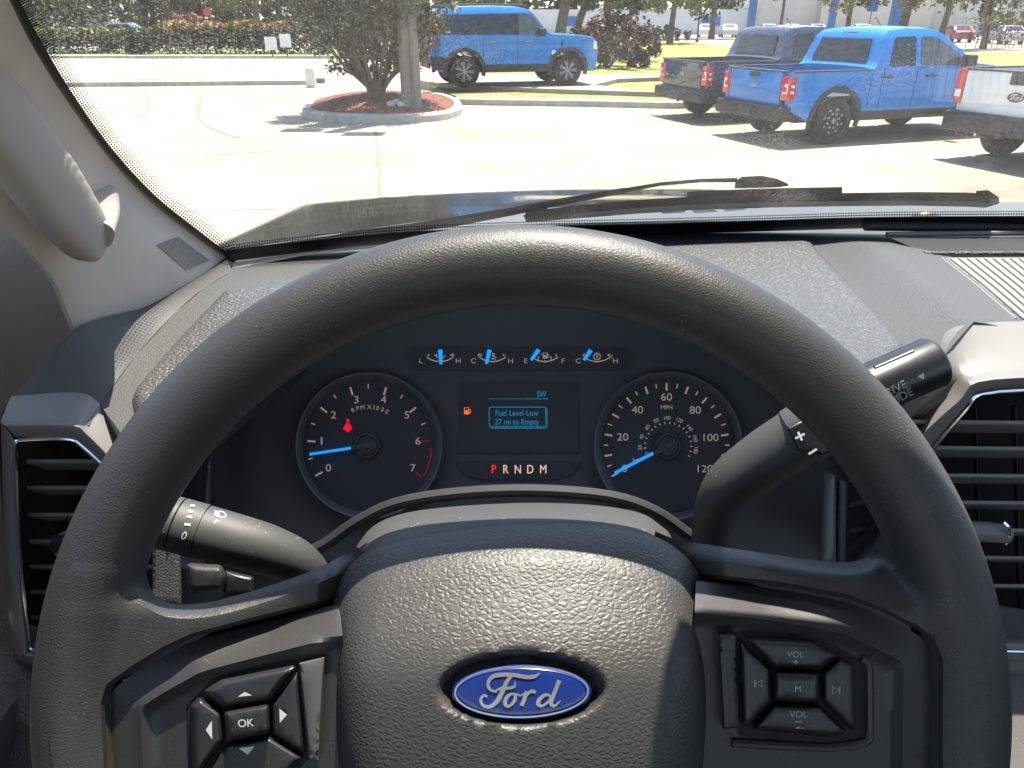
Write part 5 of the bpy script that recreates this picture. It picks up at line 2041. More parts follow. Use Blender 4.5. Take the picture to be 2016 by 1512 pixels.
def make_suv(label, loc, rz):
    t = thing('sport_utility_vehicle', label, 'SUV', loc, rz)
    W = 0.93
    xr, xf, R, ar = -1.33, 1.34, 0.375, 0.46

    def wf(x, z):
        w_ = W
        if z > 1.12:
            w_ -= (z - 1.12) * 0.17
        if z > 1.72:
            w_ -= (z - 1.72) ** 1.0 * 0.5
        if z < 0.55:
            w_ -= (0.55 - z) * 0.18
        if z > 0.95 and z <= 1.12:
            w_ -= 0.010 * (1 - abs(z - 1.03) / 0.09)
        a = max(0, abs(x + 0.05) - 1.75)
        return w_ - 0.75 * a * a
    bot = 0.36
    prof = [(-2.08, bot + .06), (-2.17, 0.62), (-2.17, 1.0), (-2.12, 1.12), (-2.03, 1.40), (-1.95, 1.70), (-1.86, 1.79), (-1.5, 1.835), (-.6, 1.855), (.05, 1.835), (.30, 1.79),
            (.42, 1.70), (.80, 1.27), (.88, 1.23), (1.6, 1.19), (2.04, 1.14), (2.15, 1.04), (2.19, .80), (2.18, .55), (2.10, bot + .04)]
    prof += arc_pts(xf, R + .02, ar, -5, 185)[0:] + arc_pts(xr, R + .02, ar, -5, 185)
    shell('body', prof, wf, M_BLUE, t)
    for s in (1, -1):
        side_sheet('side_glass', fil([(-1.93, 1.22), (-1.78, 1.66), (-.02, 1.70), (-.02, 1.22)], .05), wf, M_WIN, t, s, 0.004)
        side_sheet('side_glass', fil([(.02, 1.22), (.02, 1.70), (.24, 1.70), (.42, 1.62), (.72, 1.27), (.70, 1.22)], .04), wf, M_WINL, t, s, 0.005)
        side_sheet('pillar_black', [(-.95, 1.22), (-.90, 1.68), (-.80, 1.69), (-.83, 1.22)], wf, M_CLAD, t, s, 0.010)
        side_sheet('pillar_black', [(-.06, 1.22), (-.06, 1.70), (.05, 1.70), (.05, 1.22)], wf, M_CLAD, t, s, 0.010)
        for cx in (xr, xf):
            side_sheet('arch_cladding', arch(cx, R + .02, ar - .02, ar + .075), wf, M_CLAD, t, s, 0.025)
        side_sheet('rocker_cladding', [(xr + ar, bot), (xf - ar, bot), (xf - ar - .03, .53), (xr + ar + .03, .53)], wf, M_CLAD, t, s, 0.02)
        side_sheet('bumper_corner', [(-2.12, bot + .06), (xr - ar, bot + .08), (xr - ar - .03, .72), (-2.16, .74)], wf, M_CLAD, t, s, 0.015)
        side_sheet('tail_light', [(-2.165, .92), (-2.06, .93), (-2.05, 1.08), (-2.13, 1.1)], wf, M_TAIL, t, s, 0.012)
        side_sheet('headlight', [(2.02, .88), (2.175, .86), (2.12, 1.05), (2.03, 1.08)], wf, M_LENS, t, s, 0.012)
        for hx in (-.62, .28):
            h = link('door_handle', box((hx, s * (wf(hx, 1.06) + .02), 1.065), (.22, .03, .035), bev=.01), M_RIMM, t, local=True)
        side_sheet('fender_badge', arc_pts(.95, .80, .06, 0, 330, 11), wf, M_LENS, t, s, .006)
        side_sheet('fender_vent', [(1.14, .93), (1.19, .93), (1.20, 1.07), (1.15, 1.07)], wf, M_CLAD, t, s, .006)
        m_ = link('mirror', box((.60, s * 1.06, 1.28), (.16, .22, .18), bev=.05), M_CLAD, t, local=True)
        link('roof_rail', tube([(-1.7, s * .70, 1.85), (-1.5, s * .70, 1.89), (.1, s * .70, 1.89), (.3, s * .70, 1.83)], .018, 8, n=4), M_CLAD, t, local=True)
        for cx in (xr, xf):
            wheel_mesh(t, cx, s * .80, R, .24, 'suv', s)
        side_sheet('door_seam', [(.0, .54), (.012, .54), (.012, 1.21), (.0, 1.21)], wf, M_RIMD, t, s, .002, step=.06)
        side_sheet('door_seam', [(-.86, .70), (-.848, .70), (-.848, 1.21), (-.86, 1.21)], wf, M_RIMD, t, s, .002, step=.06)
    quad('rear_glass', [(-2.115, -.66, 1.24), (-2.115, .66, 1.24), (-1.985, .60, 1.66), (-1.985, -.60, 1.66)], M_WIN, t)
    quad('windshield', [(.46, -.68, 1.665), (.46, .68, 1.665), (.79, .76, 1.295), (.79, -.76, 1.295)], M_WINL, t)
    for s in (1, -1):
        quad('tail_light', [(-2.185, s * .62, .92), (-2.185, s * .84, .92), (-2.15, s * .84, 1.08), (-2.15, s * .62, 1.08)], M_TAIL, t)
    quad('grille', [(2.205, -.6, .80), (2.205, .6, .80), (2.165, .6, 1.0), (2.165, -.6, 1.0)], M_CLAD, t)
    quad('bumper', [(-2.185, -.7, .45), (-2.185, .7, .45), (-2.185, .7, .72), (-2.185, -.7, .72)], M_CLAD, t, .04)
    link('underbody', box((0, 0, .42), (3.6, 1.5, .16)), M_CLAD, t, local=True)
    return t


def make_pickup(label, loc, rz, paint, k=(1, 1, 1), style='spot', big=False, glass=None):
    """crew-cab pickup; k scales length, width, height"""
    t = thing('pickup_truck', label, 'pickup truck', loc, rz, group='pickup trucks parked in a slanting row')
    KX, KY, KZ = k
    W = 0.92 * KY
    xr, xf, R = -1.53 * KX, 1.55 * KX, 0.37 * (1.05 if big else 1)
    ar = R + .095
    bt = 1.11 * KZ                # top of the bed sides
    belt = 1.14 * KZ
    rf_ = 1.735 * KZ
    bot = .36 * KZ
    cabx = -.92 * KX

    def wf(x, z):
        w_ = W
        if z > belt:
            w_ -= (z - belt) * 0.26
        if z > rf_ - .10:
            w_ -= (z - rf_ + .10) * .5
        if z < .6:
            w_ -= (.6 - z) * .12
        w_ -= .012 * math.exp(-((z - .86 * KZ) / .05) ** 2)
        a = max(0, abs(x) - 2.1 * KX)
        return w_ - .5 * a * a
    cab = [(cabx, bot), (cabx, belt), (cabx + .06, belt + .04), (cabx + .20, rf_ - .12), (cabx + .30, rf_ - .035), (-.2 * KX, rf_), (.25 * KX, rf_ - .01), (.48 * KX, rf_ - .07),
           (1.18 * KX, belt + .09), (1.28 * KX, belt + .05), (2.2 * KX, belt - .04), (2.44 * KX, belt - .13), (2.52 * KX, .85 * KZ), (2.5 * KX, .52), (2.4 * KX, bot + .02)]
    cab += arc_pts(xf, R + .02, ar, -4, 184)
    shell('cab', cab, wf, paint, t)
    # bed: two hollow sides, floor and tailgate
    bx0 = -2.46 * KX
    bp = [(bx0 + .02, .56 * KZ), (bx0, bt), (cabx - .012, bt + .015), (cabx - .012, bot)] + arc_pts(xr, R + .02, ar, -4, 184)
    for s in (1, -1):
        loop = densify(bp, .09)
        A = np.array(loop)
        G = np.array([(x, z) for x in np.arange(bx0, cabx, .09) for z in np.arange(bot, bt, .09)])
        G = G[inside(loop, G)]
        G = G[pdist(loop, G, True) > .035]
        V2 = [Vector(p) for p in loop] + [Vector(p) for p in G]
        vs, es, fs, *_ = delaunay_2d_cdt(V2, [(i, (i + 1) % len(loop)) for i in range(len(loop))], [], 1, 1e-6)
        bm = bmesh.new()
        for inn in (0, .09):
            bv = [bm.verts.new((p.x, s * (wf(p.x, p.y) - inn), p.y)) for p in vs]
            for f in fs:
                bm.faces.new([bv[i] for i in f])
        a_ = [bm.verts.new((x, s * wf(x, z), z)) for x, z in loop]
        b_ = [bm.verts.new((x, s * (wf(x, z) - .09), z)) for x, z in loop]
        for i in range(len(loop)):
            j = (i + 1) % len(loop)
            bm.faces.new((a_[i], a_[j], b_[j], b_[i]))
        bmesh.ops.remove_doubles(bm, verts=bm.verts, dist=.0004)
        bmesh.ops.recalc_face_normals(bm, faces=bm.faces)
        link('bed_side', bm, paint, t, local=True, sharp=42)
        link('bed_rail', box(((bx0 + cabx) / 2, s * (wf(-1.5, bt) - .045), bt + .018), (cabx - bx0 - .03, .10, .022), bev=.006), M_CLAD, t, local=True)
        side_sheet('arch_cladding' if not big else 'arch_lip', arch(xr, R + .02, ar - .015, ar + (.055 if not big else .02)), wf, M_CLAD if not big else paint, t, s, .02)
        side_sheet('arch_cladding' if not big else 'arch_lip', arch(xf, R + .02, ar - .015, ar + (.055 if not big else .02)), wf, M_CLAD if not big else paint, t, s, .02)
        side_sheet('rocker_cladding', [(xr + ar, bot), (xf - ar, bot), (xf - ar, bot + .14), (xr + ar, bot + .14)], wf, M_CLAD, t, s, .016)
        gz0, gz1 = belt + .035, rf_ - .13
        side_sheet('side_glass', fil([(-.62 * KX, gz0), (-.50 * KX, gz1), (-.06 * KX, gz1 + .01), (-.06 * KX, gz0)], .05), wf, M_WIN, t, s, .004)
        side_sheet('side_glass', fil([(.04 * KX, gz0), (.04 * KX, gz1 + .01), (.36 * KX, gz1), (.62 * KX, gz1 - .12), (1.02 * KX, gz0 + .06), (1.02 * KX, gz0)], .05), wf, glass or M_WINL, t, s, .004)
        for hx in (-.62 * KX, .30 * KX):
            link('door_handle', box((hx, s * (wf(hx, belt - .12) + .02), belt - .12), (.22, .03, .035), bev=.01), M_RIMD if not big else paint, t, local=True)
        for hx, z1 in ((-.01 * KX, gz1 + .03), (cabx + .22, belt)):
            side_sheet('door_seam', [(hx, .52), (hx + .013, .52), (hx + .013, belt + .03), (hx, belt + .03)], wf, M_RIMD, t, s, .002, step=.06)
        link('mirror', box((.92 * KX, s * (W + .13), belt + .10), (.14, .22, .20), bev=.04), M_CLAD, t, local=True)
        side_sheet('headlight', [(2.28 * KX, .82 * KZ), (2.47 * KX, .80 * KZ), (2.42 * KX, belt - .14), (2.28 * KX, belt - .10)], wf, M_LENS, t, s, .012)
        for cx in (xr, xf):
            wheel_mesh(t, cx, s * (W - .13), R, .25, style, s)
        # tail light wrapping the rear corner, with white lens
        tw = .20 * KY
        zt0, zt1 = .70 * KZ, 1.05 * KZ
        if not big:
            lt = link('tail_light', box((bx0 + .035, s * (W - tw / 2 - .025), (zt0 + zt1) / 2), (.14, tw, zt1 - zt0), bev=.02), M_TAIL, t, local=True)
            bm = bmesh.new()
            zc = (zt0 + zt1) / 2
            yo = s * (W - tw / 2 - .025)
            box((bx0 - .036, yo + s * .03, zc + .05), (.006, .08, .05), bm)
            box((bx0 - .036, yo + s * .055, zc - .01), (.006, .03, .12), bm)
            box((bx0 - .036, yo + s * .01, zc - .06), (.006, .11, .03), bm)
            box((bx0 + .03, s * (W - .0235), zc + .04), (.06, .006, .04), bm)
            box((bx0 + .03, s * (W - .0235), zc - .05), (.06, .006, .04), bm)
            link('reverse_lens', bm, M_LENS, lt, local=True)
        else:
            lt = link('tail_light', box((bx0 + .03, s * (W - .085), 1.05 * KZ * .87), (.13, .15, .46), bev=.03), M_TAIL, t, local=True)
            link('reverse_lens', box((bx0 - .036, s * (W - .085), .83 * KZ), (.012, .10, .10), bev=.01), M_LENS, lt, local=True)
    link('bed_floor', box(((bx0 + cabx) / 2, 0, .72 * KZ), (cabx - bx0 - .02, 2 * W - .2, .04)), M_CLAD, t, local=True)
    tg = link('tailgate', box((bx0 + .0, 0, (.60 * KZ + bt) / 2), (.075, 2 * (W - (.235 if not big else .17)), bt - .60 * KZ), bev=.018), paint, t, local=True)
    link('tailgate_cap', box((bx0 + .0, 0, bt + .012), (.10, 2 * (W - .16), .025), bev=.008), M_CLAD, tg, local=True)
    hx = bx0 - .041
    if big:
        link('tailgate_handle', box((hx, 0, bt - .075), (.012, .30, .15), bev=.01), M_CLAD, tg, local=True)
        bm = bmesh.new()
        for r_, o_, in ((.14, 0), ):
            vs_ = [bm.verts.new((hx - .008, .14 * cos(a), bt - .30 + .072 * sin(a))) for a in [2 * pi * i / 28 for i in range(28)]]
            bm.faces.new(vs_)
        link('badge', bm, M_RIMD, tg, local=True, smooth=False)
        bm = bmesh.new()
        for i in range(28):
            a0, a1 = 2 * pi * i / 28, 2 * pi * (i + 1) / 28
            bm.faces.new([bm.verts.new((hx - .010, r_ * cos(a), bt - .30 + r_ * .51 * sin(a))) for r_, a in ((.145, a0), (.145, a1), (.125, a1), (.125, a0))])
        mkb = Marks(lambda u, v, h: Vector((hx - .011 - h, -u, bt - .30 - v)), 0)
        mkb.path([(-.075, -.005), (-.06, -.035), (.0, -.035), (.02, -.04)], .012)
        mkb.path([(-.02, -.035), (-.04, .01), (-.07, .03)], .014)
        mkb.path([(-.03, .0), (.0, .03), (.02, .0), (-.005, -.01)], .010)
        mkb.path([(.03, .03), (.04, -.005), (.055, -.01)], .010)
        mkb.path([(.10, -.04), (.085, .025), (.07, .02), (.085, .0)], .010)
        join(bm, mkb.bm)
        link('badge_ring', bm, M_LENS, tg, local=True, smooth=False)
        link('tailgate_emboss', box((hx + .002, 0, bt - .50), (.014, 1.10, .16), bev=.006), paint, tg, local=True)
    else:
        link('badge', box((hx, 0, bt - .22), (.012, .15, .07), bev=.006), M_RIMM, tg, local=True)
        link('tailgate_handle', box((hx, 0, bt - .06), (.012, .26, .07), bev=.008), M_CLAD, tg, local=True)
    bpr = link('bumper', box((bx0 - .04, 0, .50 * KZ), (.22, 2 * W - .04, .24 * KZ), bev=.05), M_CLAD, t, local=True)
    link('number_plate', box((bx0 - .155, 0, .50 * KZ), (.012, .32, .14)), M_RIMD, bpr, local=True)
    if big:
        link('hitch', box((bx0 - .14, 0, .40 * KZ), (.12, .09, .08), bev=.01), M_RIMD, t, local=True)
    link('underbody', box((0, 0, .42 * KZ), (4.3 * KX, 1.4 * KY, .16)), M_CLAD, t, local=True)
    quad('rear_glass', [(cabx - .002 + .075, -.66 * KY, belt + .08), (cabx - .002 + .075, .66 * KY, belt + .08), (cabx + .165, .58 * KY, rf_ - .16), (cabx + .165, -.58 * KY, rf_ - .16)][::-1], M_WIN, t, .02)
    link('stop_lamp', box((cabx + .24, 0, rf_ - .075), (.05, .34, .04), bev=.01), M_TAIL, t, local=True)
    sl = (belt + .09 - rf_ + .07) / ((1.18 - .48) * KX)
    quad('windshield', [(.52 * KX, -.66 * KY, rf_ - .10), (.52 * KX, .66 * KY, rf_ - .10), (1.15 * KX, .76 * KY, belt + .12), (1.15 * KX, -.76 * KY, belt + .12)], M_WINL, t, .014)
    quad('grille', [(2.53 * KX, -.6, .62 * KZ), (2.53 * KX, .6, .62 * KZ), (2.49 * KX, .6, .95 * KZ), (2.49 * KX, -.6, .95 * KZ)], M_CLAD, t, .03)
    link('antenna', tube([(.3 * KX, .35, rf_ - .02), (.1 * KX, .35, rf_ + .16)], .008, 6), M_CLAD, t, local=True)
    return t


# raised display pad and the blue SUV on it
TH = radians(15)
pad_c = at_g(1035, 168, 0.22)
pp = []
for k in range(40):
    a = 2 * pi * k / 40
    pp.append((pad_c.x + 0.3 + 3.6 * cos(a) * (abs(cos(a)) ** -0.4 if abs(cos(a)) > .2 else 1.9), pad_c.y + 1.0 + 2.6 * sin(a)))
flat('display_pad', [gxy(830, 176), gxy(900, 186), gxy(1000, 191), (3.8, 19.6), gxy(1170, 185), gxy(1215, 172), (7.5, 26.5), (-3.5, 26.5)], 0.24, M_CONC, thick=0.25)
ch, sh = cos(TH), sin(TH)
q0 = at_g(921, 172, 0.24)           # contact of the rear right wheel
loc = (q0.x + 1.33 * ch - 0.86 * sh, q0.y + 1.33 * sh + 0.86 * ch, 0.24)
suv = make_suv('bright blue boxy SUV parked on the raised pad behind the lamp pole', loc, TH)
suv.scale = (1.07, 1.05, 1.04)

T2 = radians(19.5)
ch, sh = cos(T2), sin(T2)


def place_rear(u, v, dx=0.0, dw=0.85, xr=-1.53):
    p = at_g(u, v)
    return (p.x - xr * ch - dw * sh, p.y - xr * sh + dw * ch, 0.0)


B = place_rear(1628, 284)
make_pickup('bright blue crew cab pickup between the grey pickup and the white one', B, T2, M_BLUE)
make_pickup('dark slate grey pickup behind the bright blue one, partly hidden', (B[0] - sh * 3.0 + ch * .45, B[1] + ch * 3.0 + sh * .45, 0), T2, M_SLATE)
wq = at_g(1966, 304)
make_pickup('white full size pickup at the right edge, its tailgate with an oval badge', (wq.x + 1.75 * ch + 0.88 * sh, wq.y + 1.75 * sh - 0.88 * ch, 0), T2, M_WHT, (1.14, 1.10, 1.10), 'plain', True)

# ------------------------------------------------------------------ hedges, trees, far parking lot and building
def ud(u, d):                      # ground point d metres ahead in the photograph's column u
    return Vector(((u - 1008) / FPX * (d * 0.897 + 0.82), d, 0))


def hedge(name, label, x0, x1, y0, y1, z0, z1, n, top=None, slant=0.0):
    t = thing(name, label, 'hedge', ((x0 + x1) / 2, (y0 + y1) / 2, 0), group='clipped hedges')
    pts, mids = [], []
    L = x1 - x0
    bumps = RNG.uniform(-.16, .16, 40)
    for i in range(n):
        x = RNG.uniform(x0, x1)
        s = (x - x0) / L
        zt = z1 + bumps[int(s * 39)] + slant * s
        f = RNG.random()
        # mostly near the skin
        if f < .5:
            y, z = y0 + abs(RNG.normal(0, .14)), RNG.uniform(z0, zt)
        elif f < .85:
            y, z = RNG.uniform(y0, y1), zt - abs(RNG.normal(0, .12))
        else:
            y, z = RNG.uniform(y0, y1), RNG.uniform(z0, zt)
        if z < z0 + .35 and RNG.random() < .55:
            continue
        pts.append((x, y, z))
        hot = (z > zt - .32) and top
        if hot and RNG.random() < .8:
            mids.append(int(RNG.choice(top)))
        else:
            mids.append(int(RNG.choice([0, 0, 0, 1])))
    bm = bmesh.new()
    leaf_cloud(bm, pts, 0.10, mids)
    link('foliage', bm, LEAFH, t, smooth=False)
    bm = bmesh.new()
    for i in range(int(L / .45)):
        x = x0 + .2 + i * .45 + random.uniform(-.1, .1)
        y = (y0 + y1) / 2 + random.uniform(-.2, .2)
        tube([(x, y, 0.0), (x + random.uniform(-.15, .15), y, z0 + .5)], [.035, .02], 5, bm)
    link('stems', bm, M_STEM, t)
    return t


hx0 = gxy(70, 113)[0] - 4
hxm = gxy(262, 113)[0]
hx1 = gxy(600, 113)[0] + 1.2
hedge('hedge', 'dark clipped hedge left of the gap, by the leaning tree trunk', hx0, hxm - .3, Ypl + 1.6, Ypl + 3.0, 0.15, 1.35, 8000, [1, 4, 4, 1])
hedge('hedge', 'long hedge with orange and red tips beside the two small signs', hxm + .5, hx1, Ypl + 1.4, Ypl + 3.0, 0.15, 1.55, 12500, [2, 3, 4, 2, 1], slant=.25)


def round_bush(label, c, r, h, n, mids_, name='shrub', leaf=0.10, group=None):
    t = thing(name, label, 'shrub', c, group=group)
    P, I = clumps(n, Vector(c) + Vector((0, 0, h * .5)), r, r, h * .5, 40, .30)
    keep = [p for p in P if p[2] > c[2]]
    bm = bmesh.new()
    leaf_cloud(bm, keep, leaf, [int(RNG.choice(mids_)) for _ in keep])
    link('foliage', bm, LEAFH, t, smooth=False)
    bm = bmesh.new()
    for i in range(6):
        a = i * 1.05
        tube([(c[0], c[1], c[2]), (c[0] + cos(a) * r * .4, c[1] + sin(a) * r * .4, c[2] + h * .5)], [.04, .02], 5, bm)
    link('stems', bm, M_STEM, t)
    return t


p_ = at_g(1205, 138, .1)
round_bush('dark rounded shrub with pink brown top right of the blue SUV', (p_.x, p_.y + 1.2, .1), 2.0, 1.85, 5200, [0, 0, 1, 1, 0, 3])
p_ = at_g(1255, 128, .1)
round_bush('dark rounded shrub behind the grey pickup bed end', (p_.x - .1, p_.y + 2.6, .1), 1.5, 1.7, 2400, [0, 0, 1])
p_ = ud(1310, 76)
round_bush('low dark green shrub on the far lawn', (p_.x, p_.y, .1), 2.3, 1.2, 1500, [0, 0, 1], leaf=.14)
p_ = at_g(218, 112)
round_bush('dark rounded shrub in the gap of the left hedge', (hxm + .1, Ypl + .9, .1), .75, 1.25, 1800, [0, 0, 1])
p_ = at_g(225, 60)
for u, col_, l_ in ((375, [3, 1, 2], 'pinkish shrub rising behind the orange tipped hedge'), (105, [0, 1], 'dark shrub behind the left hedge by the windshield pillar')):
    p_ = ud(u, 56)
    round_bush(l_, (p_.x, p_.y, 0), 1.8, 2.3, 2200, col_, leaf=.13)
# right-hand planting bed past the pickups
hedge('hedge', 'reddish low hedge at the right edge above the white pickup', 26, 50, 38, 40.5, 0.1, 1.15, 9000, [3, 1, 0])
hedge('hedge', 'dark green hedge with gaps far behind the blue pickup', 34, 66, 60, 62, 0.2, 2.0, 8000, [1, 4])


def tree(label, x, y, th, tr, crown, n, lean=0.0, leaf=.2, mids=(0, 1, 2), group='trees beyond the car park', low=None):
    t = thing('tree', label, 'tree', (x, y, 0), group=group)
    bm = bmesh.new()
    top = Vector((x + lean, y, th))
    tube([(x, y, -.1), (x + lean * .15, y, th * .3), (x + lean * .5, y, th * .65), top], [tr * 1.3, tr, tr * .85, tr * .6], 9, bm, n=4)
    for i in range(6):
        a = i * 1.05 + random.uniform(-.3, .3)
        s_ = top - Vector((0, 0, th * random.uniform(.05, .35)))
        tube([s_, s_ + Vector((cos(a) * crown * .4, sin(a) * crown * .4, crown * .35)), s_ + Vector((cos(a) * crown * .85, sin(a) * crown * .85, crown * .5))], [tr * .5, tr * .3, tr * .1], 6, bm, n=3)
    link('trunk', bm, M_TRUNK, t)
    zc = (low if low is not None else th - crown * .3) + crown * .9
    P, I = clumps(n, (x + lean, y, zc), crown, crown, crown * .95, 46, crown * .26)
    tone = RNG.choice(mids, 46)
    bm = bmesh.new()
    leaf_cloud(bm, P, leaf, [int(tone[i]) for i in I])
    link('crown', bm, LEAFT, t, smooth=False)
    return t


def utree(label, u, d, *a, **k):
    p = ud(u, d)
    return tree(label, p.x, p.y, *a, **k)


utree('nearest left tree with a thick brown trunk rising through the hedge gap', 212, 50, 4.2, .30, 2.6, 3000, lean=-.3, low=2.5)
utree('tree with grey straight trunk behind the orange hedge', 513, 62, 5.2, .26, 3.6, 2600, low=2.9)
utree('thin dark trunk left of the grey tree trunk', 472, 70, 5.0, .13, 3.2, 1900, low=2.9)
utree('forked tree standing right behind the blue SUV hood', 1100, 60, 4.6, .40, 3.6, 2400, lean=.9, low=3.0)
utree('leaning tree beside the forked one behind the SUV', 1130, 64, 4.6, .32, 3.6, 2200, lean=1.6, low=3.0)
utree('straight dark tree trunk right of the forked tree', 1192, 66, 5.0, .34, 3.6, 2000, low=3.1)
utree('slim tree with drooping branches left of the light building wall', 1318, 66, 4.4, .24, 3.2, 2200, lean=.3, low=2.5, mids=(0, 2, 2))
utree('slim dark trunk in front of the pale building wall', 1532, 70, 4.8, .14, 2.6, 1400, low=3.6)
utree('thin tree with pale hanging foliage behind the blue pickup roof', 1662, 66, 4.4, .20, 2.6, 2100, low=2.4, mids=(0, 2, 2))
utree('grey trunked tree right of the blue post', 1768, 64, 4.6, .36, 2.6, 2100, lean=.4, low=2.7, mids=(0, 2, 2))
utree('pale trunked palm-like tree above the windshield of the blue pickup', 1846, 56, 4.4, .22, 2.4, 2000, lean=.3, low=2.4, mids=(0, 2, 2))
utree('tree at the right edge with pale drooping foliage', 1935, 58, 4.6, .20, 2.6, 2000, low=2.2, mids=(0, 2, 2))
for i, (u, v, c, lw, l_) in enumerate(((20, 66, 5.0, .3, 'broad green tree at the far left corner of the view'), (130, 72, 4.6, .8, 'full green tree behind the thick trunk at left'),
                                       (310, 80, 4.8, 1.3, 'full green tree above the pale blue parked car'), (405, 76, 4.4, .6, 'dark green tree behind the pinkish shrub'),
                                       (575, 78, 5.0, 1.0, 'green tree behind the olive bush'), (700, 84, 6.0, .5, 'tall green tree hidden behind the olive bush'),
                                       (845, 80, 4.6, 1.6, 'green tree above the rear of the blue SUV'), (960, 82, 5.2, 2.4, 'green tree over the roof of the blue SUV'),
                                       (1240, 84, 4.6, 2.5, 'green tree right of the dark straight trunk'), (1400, 90, 5.0, 2.8, 'green tree over the far row of parked cars'))):
    utree(l_, u, v, lw + 2.5, .3, c, 2600, leaf=.30, low=lw, mids=(0, 1, 2))

# dense far wood closing the view
bm = bmesh.new()
pts, md = [], []
for i in range(18000):
    x = RNG.uniform(-150, 190)
    pts.append((x, 155 + RNG.uniform(-5, 6), abs(RNG.normal(0, 1)) * 5 + RNG.uniform(0, 9)))
    md.append(int(RNG.choice([0, 1, 2], p=[.5, .3, .2])))
leaf_cloud(bm, pts, 1.1, md)
tag(link('woodland', bm, LEAFT, smooth=False), 'dense green woodland closing the far view', 'woodland', kind='stuff')

# far cars
M_SILV = mat('paint_silver', (0.45, 0.47, 0.50), .3, coat=.8, metal=.3)
M_SKY = mat('paint_pale_blue', (0.25, 0.36, 0.52), .3, coat=.8, metal=.2)


def far_car(label, u, d, rz, paint, sc=1.0):
    p = ud(u, d)
    t = thing('parked_car', label, 'car', p, rz, group='cars parked in the far lot')

    def wf(x, z):
        return (.88 - max(0, z - .9) * .3 - .3 * max(0, abs(x) - 1.7) ** 2) * sc
    pr = [(-2.2, .3), (-2.25, .85), (-2.1, .98), (-1.6, 1.02), (-1.0, 1.42), (.2, 1.45), (1.0, 1.0), (1.9, .88), (2.2, .7), (2.2, .3)]
    pr += arc_pts(1.35, .34, .36, -8, 188, 8) + arc_pts(-1.35, .34, .36, -8, 188, 8)
    shell('body', [(x * sc, z * sc) for x, z in pr], wf, paint, t, step=.25, crown=.02, seg=4)
    for s in (1, -1):
        side_sheet('side_glass', [(x * sc, z * sc) for x, z in ((-1.45, 1.02), (-.95, 1.36), (.15, 1.38), (.8, 1.02))], wf, M_WIN, t, s, .006, step=.4)
        for cx in (1.35, -1.35):
            bm = bmesh.new()
            tube([(cx * sc, s * .66 * sc, .33 * sc), (cx * sc, s * .88 * sc, .33 * sc)], .33 * sc, 16, bm)
            link('wheel', bm, M_TYRE, t, local=True)
    quad('rear_glass', [(-1.58 * sc, -.6 * sc, 1.06 * sc), (-1.58 * sc, .6 * sc, 1.06 * sc), (-1.08 * sc, .55 * sc, 1.40 * sc), (-1.08 * sc, -.55 * sc, 1.40 * sc)], M_WIN, t, .02)
    quad('windshield', [(.28 * sc, -.55 * sc, 1.42 * sc), (.28 * sc, .55 * sc, 1.42 * sc), (.98 * sc, .62 * sc, 1.03 * sc), (.98 * sc, -.62 * sc, 1.03 * sc)], M_WIN, t, .02)
    return t


far_car('pale blue car behind the left hedge and thick trunk', 262, 60, radians(4), M_SKY, 1.15)
far_car('white car half hidden behind the orange hedge left of the grey trunk', 452, 82, radians(8), M_WHT)
far_car('white car behind the hedge just left of the olive bush', 548, 84, radians(-5), M_WHT)
far_car('silver car behind the dark shrub at the far left', 112, 70, radians(3), M_SILV)
for u, v, rz, m_, l_ in ((1388, 98, 80, M_WHT, 'leftmost white car in the far row above the slate pickup'), (1432, 98, 82, M_SILV, 'silver car in the far row left of the blue post'),
                         (1508, 98, 85, M_WHT, 'white car in the far row right of the blue post'), (1552, 98, 85, M_WHT, 'white car in front of the pale building beside the slim trunk'),
                         (1602, 98, 84, M_SILV, 'silver car far behind the roof of the blue pickup'), (1690, 98, 84, M_WHT, 'white car far behind the blue pickup roof right of the thin tree'),
                         (1880, 76, 80, mat('paint_maroon', (.18, .02, .03), .3, coat=.8), 'dark red car far behind, above the windshield of the blue pickup'),
                         (1975, 70, 80, M_SILV, 'silver car at the right edge behind the reddish hedge')):
    far_car(l_, u, v, radians(rz), m_)

# building with pale wall, blue posts
bp_ = at_g(1700, 47)
by = 112.0
bd = thing('building', 'long pale grey showroom building with tan front and blue stripe at the far right', 'building', (48, by, 0))
bm = bmesh.new()
box((72, by + 8, 4.5), (76, 16, 9), bm)
link('wall', bm, mat('wall_pale', (.50, .48, .46), .8, var=.06, vscale=.6), bd, smooth=False)
bm = bmesh.new()
box((49, by - .3, 3.6), (15, 1.2, 7.2), bm)
link('entrance_front', bm, mat('wall_warm', (.55, .50, .45), .8), bd, smooth=False)
bm = bmesh.new()
for k in range(5):
    box((66 + k * 5, by - .06, 1.6), (4.2, .1, 2.6), bm)
link('shop_window', bm, M_WIN, bd, smooth=False)
link('blue_band', box((84, by - .12, 2.9), (20, .2, 1.3)), mat('band_blue', (.03, .14, .50), .5), bd, smooth=False)
lw_ = thing('long_low_building', 'low white building with blue signs behind the SUV and the trees', 'building', (16, 116, 0))
link('wall', box((18, 119, 1.6), (34, 6, 3.2)), mat('wall_white', (.60, .62, .66), .8, var=.05, vscale=.5), lw_, smooth=False)
for x_ in (8, 16, 28):
    link('blue_sign', box((x_, 115.9, 1.7), (2.6, .1, 1.2)), mat('band_blue', (.03, .14, .50), .5), lw_, smooth=False)
M_POST = mat('post_blue', (.04, .17, .50), .5)
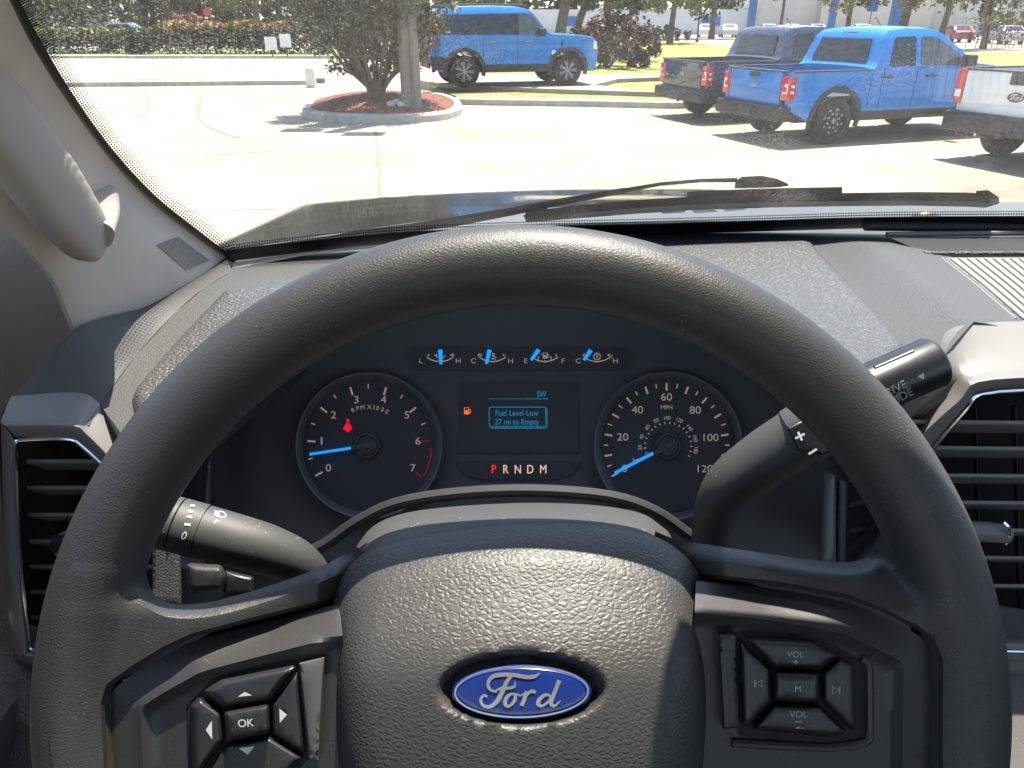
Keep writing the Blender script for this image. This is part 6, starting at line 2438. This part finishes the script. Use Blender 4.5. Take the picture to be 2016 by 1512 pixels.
for u, v, w_, l_ in ((1473, 72, .30, 'speckled blue post left of the pale building'), (1630, 74, .28, 'bright blue post behind the slate pickup roof'), (1752, 68, .38, 'thick blue post above the blue pickup cab')):
    p_ = ud(u, v)
    t = thing('blue_post', l_, 'post', p_, group='blue posts of the far lot')
    link('shaft', box((p_.x, p_.y, 3.2), (w_ * 2, w_ * 2, 6.4), bev=.08), M_POST, t, smooth=False)
    link('base', box((p_.x, p_.y, .2), (w_ * 3, w_ * 3, .4), bev=.05), M_CURB, t, smooth=False)


def sign(label, u, v, h, bw, bh, m, post=M_CLAD, z0=0.0, octo=False):
    p = at_g(u, v, z0) if v > 100 else ud(u, v)
    t = thing('sign', label, 'sign', p)
    link('post', tube([p, p + Vector((0, 0, h))], .035, 8), post, t)
    if octo:
        bm = bmesh.new()
        vs_ = [bm.verts.new(p + Vector((bw / 2 * cos(a), -.05, h - bw / 2 + bw / 2 * sin(a)))) for a in [pi / 8 + k * pi / 4 for k in range(8)]]
        f = bm.faces.new(vs_)
        ex = bmesh.ops.extrude_face_region(bm, geom=[f])
        bmesh.ops.translate(bm, verts=[e for e in ex['geom'] if isinstance(e, bmesh.types.BMVert)], vec=(0, .02, 0))
        link('board', bm, m, t, smooth=False)
    else:
        link('board', box(p + Vector((0, -.05, h - bh / 2)), (bw, .03, bh), bev=.008), m, t, smooth=False)
    return t


sign('left one of two small white lawn signs on black stakes by the hedge', 537, 112, .95, .62, .62, M_BRANCHW, z0=.12)
sign('right one of two small white lawn signs, next to the olive bush', 566, 112, 1.08, .58, .62, M_BRANCHW, z0=.12)
sign('red stop sign far behind the orange hedge', 418, 74, 2.9, .8, .8, M_TAIL, octo=True)
sign('blue and white far sign above the roof of the blue pickup', 1704, 70, 3.6, .9, 1.1, mat('band_blue', (.03, .14, .50), .5))
sign('white sign on a post behind the hedge left of the olive bush', 572, 72, 2.9, .8, .9, M_BRANCHW)
p_ = at_g(614, 172)
t = thing('marker_post', 'short white marker at the kerb end left of the mulch island', 'marker', p_)
link('post', box(p_ + Vector((0, 0, .25)), (.28, .22, .62), bev=.04), M_BRANCHW, t)

# a lone thin pole on the far lawn right of the SUV
p_ = at_g(1372, 82, .13)
t = thing('thin_pole', 'thin dark pole on the far lawn above the slate pickup', 'pole', p_)
link('shaft', tube([p_, p_ + Vector((0, 0, 6))], .07, 8), M_CLAD, t)
link('base', tube([p_ - Vector((0, 0, .05)), p_ + Vector((0, 0, .15))], .14, 10), M_CLAD, t)
